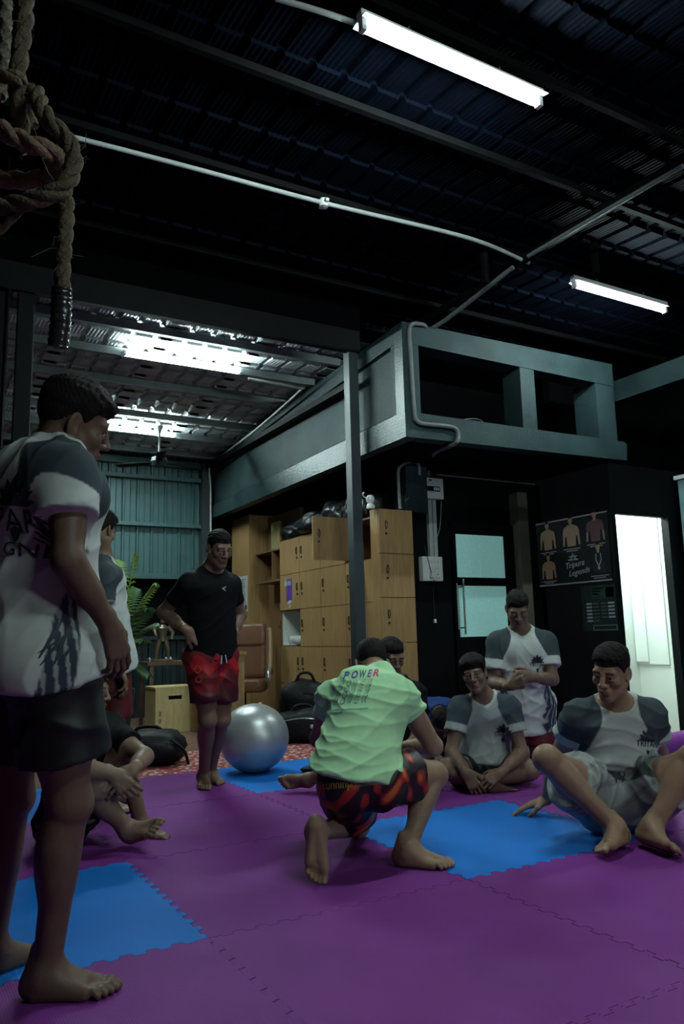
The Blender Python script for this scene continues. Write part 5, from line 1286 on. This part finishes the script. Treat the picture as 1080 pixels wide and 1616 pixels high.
def P2():
    k = .98
    aR, fR = foot_at(Gd(150, 1282), Gd(195, 1283), k); aL, fL = foot_at(Gd(160, 1270), Gd(205, 1266), k)
    J = dict(hipR=D_(172, 1048, 4.22), hipL=D_(176, 1046, 4.40), neck=D_(160, 884, 4.36), mid=D_(158, 970, 4.30), shR=D_(160, 908, 4.16), shL=D_(162, 906, 4.52), elR=D_(160, 990, 4.12), wrR=D_(188, 1052, 4.12), elL=D_(165, 985, 4.6), wrL=D_(190, 1045, 4.5),
             knR=D_(178, 1160, 4.2), knL=D_(182, 1158, 4.4), anR=aR, anL=aL, head=D_(157, 838, 4.34), face=cdir(.30, -.35, .88))
    check('P2', J, k)
    person('person half hidden behind the nearest person, in white tee and dark red shorts', 'person', J, k, skin=SK2, h=.0085, face_h=.005, hand_h=.006, foot_h=.007, feet=dict(R=fR, L=fL), hairstyle='long',
           wear=[shirt(WHT, 't_shirt', 'white tee with grey shoulders', sleeve=.52, ease=.012, hem_r=(.18, .14), hem_drop=.03, cover=True, sleeve_r=(.072, .072), pattern=raglan(.50), h=.008), shorts((.10, .010, .014), 'shorts', 'dark red shorts', frac=.75, waist=0, h=.009)])
def P3():
    k = .97
    J = dict(hipR=D_(104, 1296, 3.62), hipL=D_(116, 1290, 3.80), neck=D_(140, 1132, 3.76), mid=D_(112, 1215, 3.72), shR=D_(144, 1152, 3.58), shL=D_(170, 1150, 3.84), elR=D_(130, 1212, 3.40), wrR=D_(178, 1222, 3.46), elL=D_(228, 1194, 3.66), wrL=D_(208, 1216, 3.50),
             knR=D_(146, 1244, 3.46), knL=D_(194, 1182, 3.76), anR=D_(200, 1308, 3.56), anL=D_(222, 1298, 3.82), head=D_(141, 1090, 3.78), face=cdir(.95, -.1, -.1))
    check('P3', J, k)
    fL = dict(f=Gd(280, 1318)-Gd(218, 1312), u=UP); fR = dict(f=nz(cdir(.55, .36, -.35)), u=nz(cdir(-.45, .8, -.4)))
    person('person sitting with clasped hands behind the nearest person', 'person', J, k, skin=(.25, .155, .11), feet=dict(R=fR, L=fL), look_down=.3,
           hands=dict(L=dict(d=D_(190, 1232, 3.46)-D_(208, 1216, 3.50), n=cdir(-.4, -.6, .3), t=cdir(-.6, .6, -.2), curl=(.3, .5, .4)), R=dict(d=D_(206, 1250, 3.44)-D_(178, 1222, 3.46), n=cdir(-.3, -.2, .9), t=cdir(.6, -.1, .2), curl=(.4, .6, .5))),
           wear=[shirt(BLK, 't_shirt', 'black t-shirt', sleeve=.6, ease=.012, hem_r=(.165, .13), hem_drop=.02, sleeve_r=(.068, .070)), shorts(BLK, 'shorts', 'black shorts', frac=.62, leg_r=(.105, .118))])
def P5():
    k = 1.0
    aR, fR = foot_at(Gd(628, 1366), Gd(724, 1371), k)
    fwd = nz(A([CF[0], CF[1], 0])); toe = Gd(501, 1389); anL = toe+UP*.172+fwd*.045
    J = dict(hipL=D_(540, 1236, 3.22), hipR=D_(598, 1230, 3.27), neck=D_(598, 1070, 3.52), mid=D_(570, 1160, 3.30), shL=D_(524, 1100, 3.47), shR=D_(636, 1098, 3.46), elL=D_(504, 1165, 3.62), wrL=D_(560, 1195, 3.75), elR=D_(684, 1178, 3.52), wrR=D_(648, 1176, 3.76),
             knL=Gd(566, 1322)+UP*.06, knR=D_(686, 1222, 3.42), anL=anL, anR=aR, head=D_(587, 1050, 3.68), face=cdir(-.12, -.72, .65), hup=cdir(-.1, .72, .7))
    check('P5', J, k)
    fL = dict(f=nz(-UP+fwd*-.12), u=fwd, m=CR)
    def pat(V, L, a, cols, c):
        x, y, z = L[:, 0], L[:, 1], L[:, 2]
        n = np.sin(40*z+22*x+2.5*np.sin(30*x))+.8*np.sin(64*x-46*z)+.5*np.sin(90*y+30*x); t = ss(.35, .9, n)
        dk = A([.014, .007, .010]); rd = A([.33, .018, .014]); og = A([.55, .12, .03])
        cc = dk*(1-t)[:, None]+rd*t[:, None]; t2 = ss(1.25, 1.6, n)*ss(-.02, .08, x); cc = cc*(1-t2)[:, None]+og*t2[:, None]
        return cc
    def pr(o, bv, c):
        F = c['Fm']; vd = nz(CAMP-D_(570, 1110, 3.3)); rx = nz(CR+CU*.06); uy = nz(np.cross(vd, rx)); uy2 = nz(uy-rx*-.16+0*uy)
        cl = [('ink_blue', (.03, .08, .28)), ('ink_navy', (.03, .05, .20)), ('ink_teal', (.04, .14, .18)), ('ink_purple', (.20, .05, .22)), ('ink_pink', (.50, .04, .14))]
        ms = [mat(n_, c_, .6) for n_, c_ in cl]; thin = mat('ink_thin', (.05, .16, .17), .6); thin2 = mat('ink_thin_warm', (.42, .30, .20), .6)
        top = [540, 553, 566, 579, 588]; wd = [11, 12, 13, 9, 11]
        for i, ch in enumerate('POWER'):
            text('lettering', ch, ms[i], .047, D_(top[i], 1071-i*1.1, 3.3), rx, uy2, o, wide=wd[i]*3.3/1212*.95, bvh=bv, un=vd, shear=.25, bold=.03)
        for r_ in range(4):
            y0 = 1083+r_*9.6; x0 = 534-r_*3.2
            for i, ch in enumerate('POWER'):
                m_ = thin2 if (i >= 3 and r_ < 1) else thin
                text('lettering_outline', ch, m_, .040, D_(x0+i*11.2, y0+1.0-i*.9, 3.3), rx, uy2, o, wide=8.8*3.3/1212, bvh=bv, un=vd, shear=.25)
                text('lettering_inner', ch, c['mint'], .033, D_(x0+i*11.2+1.3, y0-i*.9-.3, 3.3), rx, uy2, o, wide=6.0*3.3/1212, bvh=bv, un=vd, shear=.25, lift=.0032)
        for r_, (n_, x0, x1) in enumerate(((30, 526, 582), (16, 520, 541))):
            for i in range(n_):
                x = x0+(x1-x0)*i/n_; p = D_(x, 1122+r_*5-i*(.10 if r_ == 0 else .1), 3.3); lay('small_print', [(0, 0, 0), (.0028, 0, 0), (.0028, .007, 0), (0, .007, 0)], [(0, 1, 2, 3)], thin, p, rx, uy, o, bv, vd, .0028)
    def mint(c): c['mint'] = mat('mint_print', (.47, .78, .44), .8)
    def prs(o, bv, c):
        ym = mat('yellow_print', (.48, .30, .02), .6); vd = nz(CAMP-D_(530, 1240, 3.1)); rx = nz(CR+CU*.10); uy = nz(np.cross(vd, rx))
        text('lettering', '///sunninjas', ym, .050, D_(496, 1248, 3.1), rx, uy, o, wide=66*3.15/1212, bvh=bv, un=vd, lift=.003)
    person('person crouching in mint green tee and red printed shorts, back turned', 'person', J, k, skin=(.31, .19, .125), feet=dict(R=fR, L=fL), hands_hidden=(), look_down=.3,
           wear=[mint, shirt((.47, .78, .44), 't_shirt', 'mint green tee with lettering on the back', sleeve=.34, ease=.009, hem=lerp(D_(485, 1228, 3.2), D_(622, 1212, 3.2), .5)-CU*0, hem_up=nz(CU*1+CR*.14+CF*.15), hem_r=(.178, .145), sleeve_r=(.062, .064), fold_amp=.0055, neck_r=.070, prints=pr, h=.006, seed=5,
                       fold=[(CU+CR*.25, .07), (CU-CR*.35, .085), (CU+CR*.1, .055)]),
                 shorts((.1, .01, .01), 'shorts', 'black shorts with red and orange flame print', frac=.60, leg_r=(.108, .120), waist=.045, pattern=pat, prints=prs, h=.006, fold_amp=.008)])
def P6():
    k = .95
    J = dict(hipR=D_(596, 1224, 4.80), hipL=D_(640, 1224, 4.82), neck=D_(622, 1074, 4.86), mid=D_(618, 1150, 4.88), shR=D_(586, 1094, 4.85), shL=D_(656, 1094, 4.85), elR=D_(570, 1160, 4.75), wrR=D_(590, 1205, 4.6), elL=D_(664, 1150, 4.72), wrL=D_(650, 1172, 4.52),
             knR=D_(536, 1208, 4.62), knL=D_(672, 1178, 4.52), anR=D_(487, 1231, 4.74), anL=D_(640, 1238, 4.45), head=D_(618, 1036, 4.80), face=cdir(.35, -.25, -.85))
    check('P6', J, k)
    person('person in black tee peeking out behind the crouching person', 'person', J, k, skin=SK1, h=.0085, hand_h=.005, feet=dict(R=dict(f=cdir(-.95, -.06, -.2), u=cdir(0, .25, -1), m=UP), L=dict(f=cdir(-.5, 0, -.8), u=UP)), look_down=.2,
           wear=[shirt(BLK, 't_shirt', 'black t-shirt', sleeve=.6, hem_r=(.165, .12), h=.0085), shorts(BLK, 'shorts', 'black shorts', frac=.62, h=.009)])
def P7():
    k = .95
    J = dict(hipR=D_(744, 1216, 4.92), hipL=D_(788, 1214, 4.92), neck=D_(763, 1100, 4.90), mid=D_(766, 1165, 4.98), shR=D_(726, 1117, 4.88), shL=D_(804, 1116, 4.86), elR=D_(713, 1186, 4.78), wrR=D_(735, 1221, 4.58), elL=D_(824, 1188, 4.76), wrL=D_(790, 1220, 4.60),
             knR=D_(704, 1216, 4.70), knL=D_(838, 1216, 4.74), anR=D_(778, 1239, 4.62), anL=D_(748, 1236, 4.74), head=D_(749, 1064, 4.84), face=cdir(-.30, .06, -.92), hup=cdir(-.20, .95, .15))
    check('P7', J, k)
    def pr(o, bv, c):
        F = c['Fm']; emblem(lerp(c['Mi'], c['N'], .28)-F[0]*.095+F[1]*.12, -F[0], F[2], .105, o, bv, un=F[1])
    person('person sitting cross-legged in grey shouldered tee, head tilted', 'person', J, k, skin=SK1, feet=dict(R=dict(f=cdir(.85, -.1, -.1), u=nz(UP*.7+CF*-.5)), L=dict(f=cdir(-.7, -.05, .4), u=nz(UP*.7+CF*-.5))), hairstyle='long', look_down=-.05,
           hands=dict(R=dict(d=cdir(.55, -.75, -.3), n=cdir(.2, -.5, .6), t=cdir(.7, .5, -.1), curl=(.3, .4, .3)), L=dict(d=cdir(-.8, -.45, -.25), n=cdir(-.1, -.6, .5), t=cdir(-.3, .6, -.3), curl=(.35, .5, .4))),
           wear=[shirt(A(WHT)*.62, 't_shirt', 'grey tee with darker shoulders and emblem', sleeve=.56, ease=.012, hem_r=(.170, .125), hem_drop=-.04, sleeve_r=(.072, .074), pattern=raglan(.38), prints=pr, neck_r=.074), shorts(BLK, 'shorts', 'black shorts', frac=.5, leg_r=(.10, .11))])
def P8():
    k = 1.0; fw = nz(A([CF[0], CF[1], 0])); kR, kL = Gd(806, 1214)+UP*.055, Gd(852, 1214)+UP*.055
    J = dict(hipR=D_(809, 1112, 5.40), hipL=D_(848, 1112, 5.40), neck=D_(822, 996, 5.35), mid=D_(826, 1065, 5.35), shR=D_(786, 1013, 5.34), shL=D_(862, 1013, 5.33), elR=D_(780, 1078, 5.27), wrR=D_(806, 1082, 5.05), elL=D_(872, 1072, 5.22), wrL=D_(840, 1069, 5.05),
             knR=kR, knL=kL, anR=kR+fw*.38-UP*.0, anL=kL+fw*.38, head=D_(817, 960, 5.30), face=cdir(-.10, -.42, -.88))
    check('P8', J, k); fd = dict(f=nz(fw-UP*.15), u=-UP*1.0, m=CR)
    def pr(o, bv, c):
        F = c['Fm']; emblem(lerp(c['Mi'], c['N'], .38)-F[0]*.075+F[1]*.12, -F[0], F[2], .105, o, bv, un=F[1])
    person('person kneeling upright before the black wall with fists together', 'person', J, k, skin=SK1, feet=dict(R=dict(f=fw, u=-UP, m=CR), L=dict(f=fw, u=-UP, m=-CR)), look_down=.8,
           hands=dict(L=dict(d=cdir(-.95, .05, -.2), n=cdir(-.1, .0, .95), t=cdir(0, 1, -.1), curl=(1.2, 1.4, .8), tcurl=.4), R=dict(d=cdir(.7, .3, -.4), n=cdir(.2, .1, .95), t=cdir(0, 1, 0), curl=(1.2, 1.4, .8))),
           wear=[shirt(A(WHT)*1.0, 't_shirt', 'white tee with grey shoulders and emblem', sleeve=.66, ease=.012, hem=D_(826, 1146, 5.38), cover=True, hem_r=(.175, .125), sleeve_r=(.070, .078), pattern=raglan(.44), prints=pr), shorts((.13, .012, .018), 'shorts', 'dark red shorts', frac=.7, waist=-.0)])
def P9():
    k = 1.05
    hR, hL = Gd(996, 1330), Gd(1004, 1332); aR, fR = foot_at(hR, Gd(950, 1350), k); aL, fL = foot_at(hL, Gd(1068, 1354), k)
    aR = D_(970, 1304, 3.36); aL = D_(1030, 1304, 3.36); fR['u'] = nz(UP*.8-CR*.45); fL['u'] = nz(UP*.8+CR*.45)
    J = dict(hipR=D_(946, 1262, 3.62), hipL=D_(1012, 1262, 3.62), neck=D_(972, 1112, 3.74), mid=D_(976, 1195, 3.76), shR=D_(914, 1130, 3.74), shL=D_(1024, 1128, 3.70), elR=D_(882, 1192, 3.92), wrR=D_(862, 1262, 4.02), elL=D_(1040, 1188, 3.90), wrL=D_(1056, 1262, 4.0),
             knR=D_(862, 1196, 3.42), knL=D_(1094, 1196, 3.42), anR=aR, anL=aL, head=D_(965, 1060, 3.62), face=cdir(-.66, -.20, -.72))
    check('P9', J, k)
    def pr(o, bv, c):
        F = c['Fm']; emblem(lerp(c['Mi'], c['N'], .30)-F[0]*.10+F[1]*.12, -F[0], F[2], .105, o, bv, un=F[1])
    def pat(V, L, a, cols, c):
        J_ = c['J']; x, y, z = L[:, 0], L[:, 1], L[:, 2]; cc = cols.copy(); dk = A([.02, .022, .026])
        w_ = (z > .03)*(y > .03)*(z < .115); zig = np.abs(((x*9+.5) % 1)-.5)*2*.085; m_ = w_*ss(0, .01, zig-(z-.03))*(np.abs(x) < .13); cc = cc*(1-m_[:, None]*.9)+dk*m_[:, None]*.9
        st = (np.abs(np.sin((x*.8+z)*28)) > .93)*(y > 0)*(np.abs(x) < .25); cc = cc*(1-.3*st[:, None]); 
        for s in 'LR':
            d = nz(J_['kn'+s]-J_['hip'+s]); t = (V-J_['hip'+s])@d; hem = ss(.205, .215, t)*ss(-.232, -.225, -t); cc = cc*(1-.45*hem[:, None])
        return cc
    def prs(o, bv, c):
        vd = nz(CAMP-D_(975, 1220, 3.4)); rx = nz(CR-CU*.02); uy = nz(np.cross(vd, rx))
        text('lettering', 'W', mat('print_ink', (.02, .028, .04), .7), .075, D_(967, 1236, 3.4), rx, uy, o, wide=.065, bvh=bv, un=vd, lift=.003)
    person('person sitting at right with knees wide in grey satin shorts', 'person', J, k, skin=(.30, .18, .115), feet=dict(R=fR, L=fL), hairstyle='crop', look_down=.3, cap=1.2, face_h=.0034,
           hands=dict(R=dict(d=D_(806, 1280, 4.06)-D_(862, 1262, 4.02), n=-UP, t=cdir(.1, 0, -1), curl=(.10, .15, .1), spread=.2)), hands_hidden=('L',),
           wear=[shirt(A(WHT)*.78, 't_shirt', 'light grey tee with dark grey shoulders and emblem', sleeve=.50, ease=.012, hem_r=(.165, .135), hem_drop=-.085, sleeve_r=(.072, .076), pattern=raglan(.32), prints=pr, fold_amp=.008, neck_r=.072, fold=[(CU+CR*.2, .075), (CU-CR*.25, .09), (CR+CU*.3, .12)]),
                 shorts((.27, .285, .28), 'shorts', 'grey satin shorts with black waistband pattern', frac=.52, leg_r=(.118, .135), waist=.115, pattern=pat, prints=prs, fold_amp=.009)])
def P10():
    k = .92
    J = dict(hipR=D_(668, 1196, 6.05), hipL=D_(700, 1196, 6.1), neck=D_(694, 1122, 5.72), mid=D_(684, 1136, 6.0), shR=D_(668, 1128, 5.75), shL=D_(722, 1128, 5.78), elR=D_(664, 1170, 5.6), wrR=D_(690, 1196, 5.45), elL=D_(724, 1176, 5.6), wrL=D_(712, 1196, 5.4),
             knR=D_(650, 1180, 5.75), knL=D_(738, 1180, 5.8), anR=D_(690, 1206, 5.6), anL=D_(705, 1206, 5.6), head=D_(698, 1140, 5.58), face=cdir(.1, -.8, -.6), hup=cdir(0, .45, -.85))
    check('P10', J, k)
    person('person in blue tee hunched forward by the black wall', 'person', J, k, skin=SK3, h=.010, face_h=.006, hand_h=.007, foot_h=.009, feet=dict(R=dict(f=cdir(-.8, 0, -.3), u=UP), L=dict(f=cdir(.8, 0, -.3), u=UP)),
           wear=[shirt((.02, .045, .16), 't_shirt', 'dark blue t-shirt', sleeve=.6, h=.010), shorts(BLK, 'shorts', 'black shorts', frac=.6, h=.010)])
for fn in (P1, P2, P3, P4, P5, P6, P7, P8, P9, P10):
    if ONLY and fn.__name__ not in ONLY: continue
    fn()
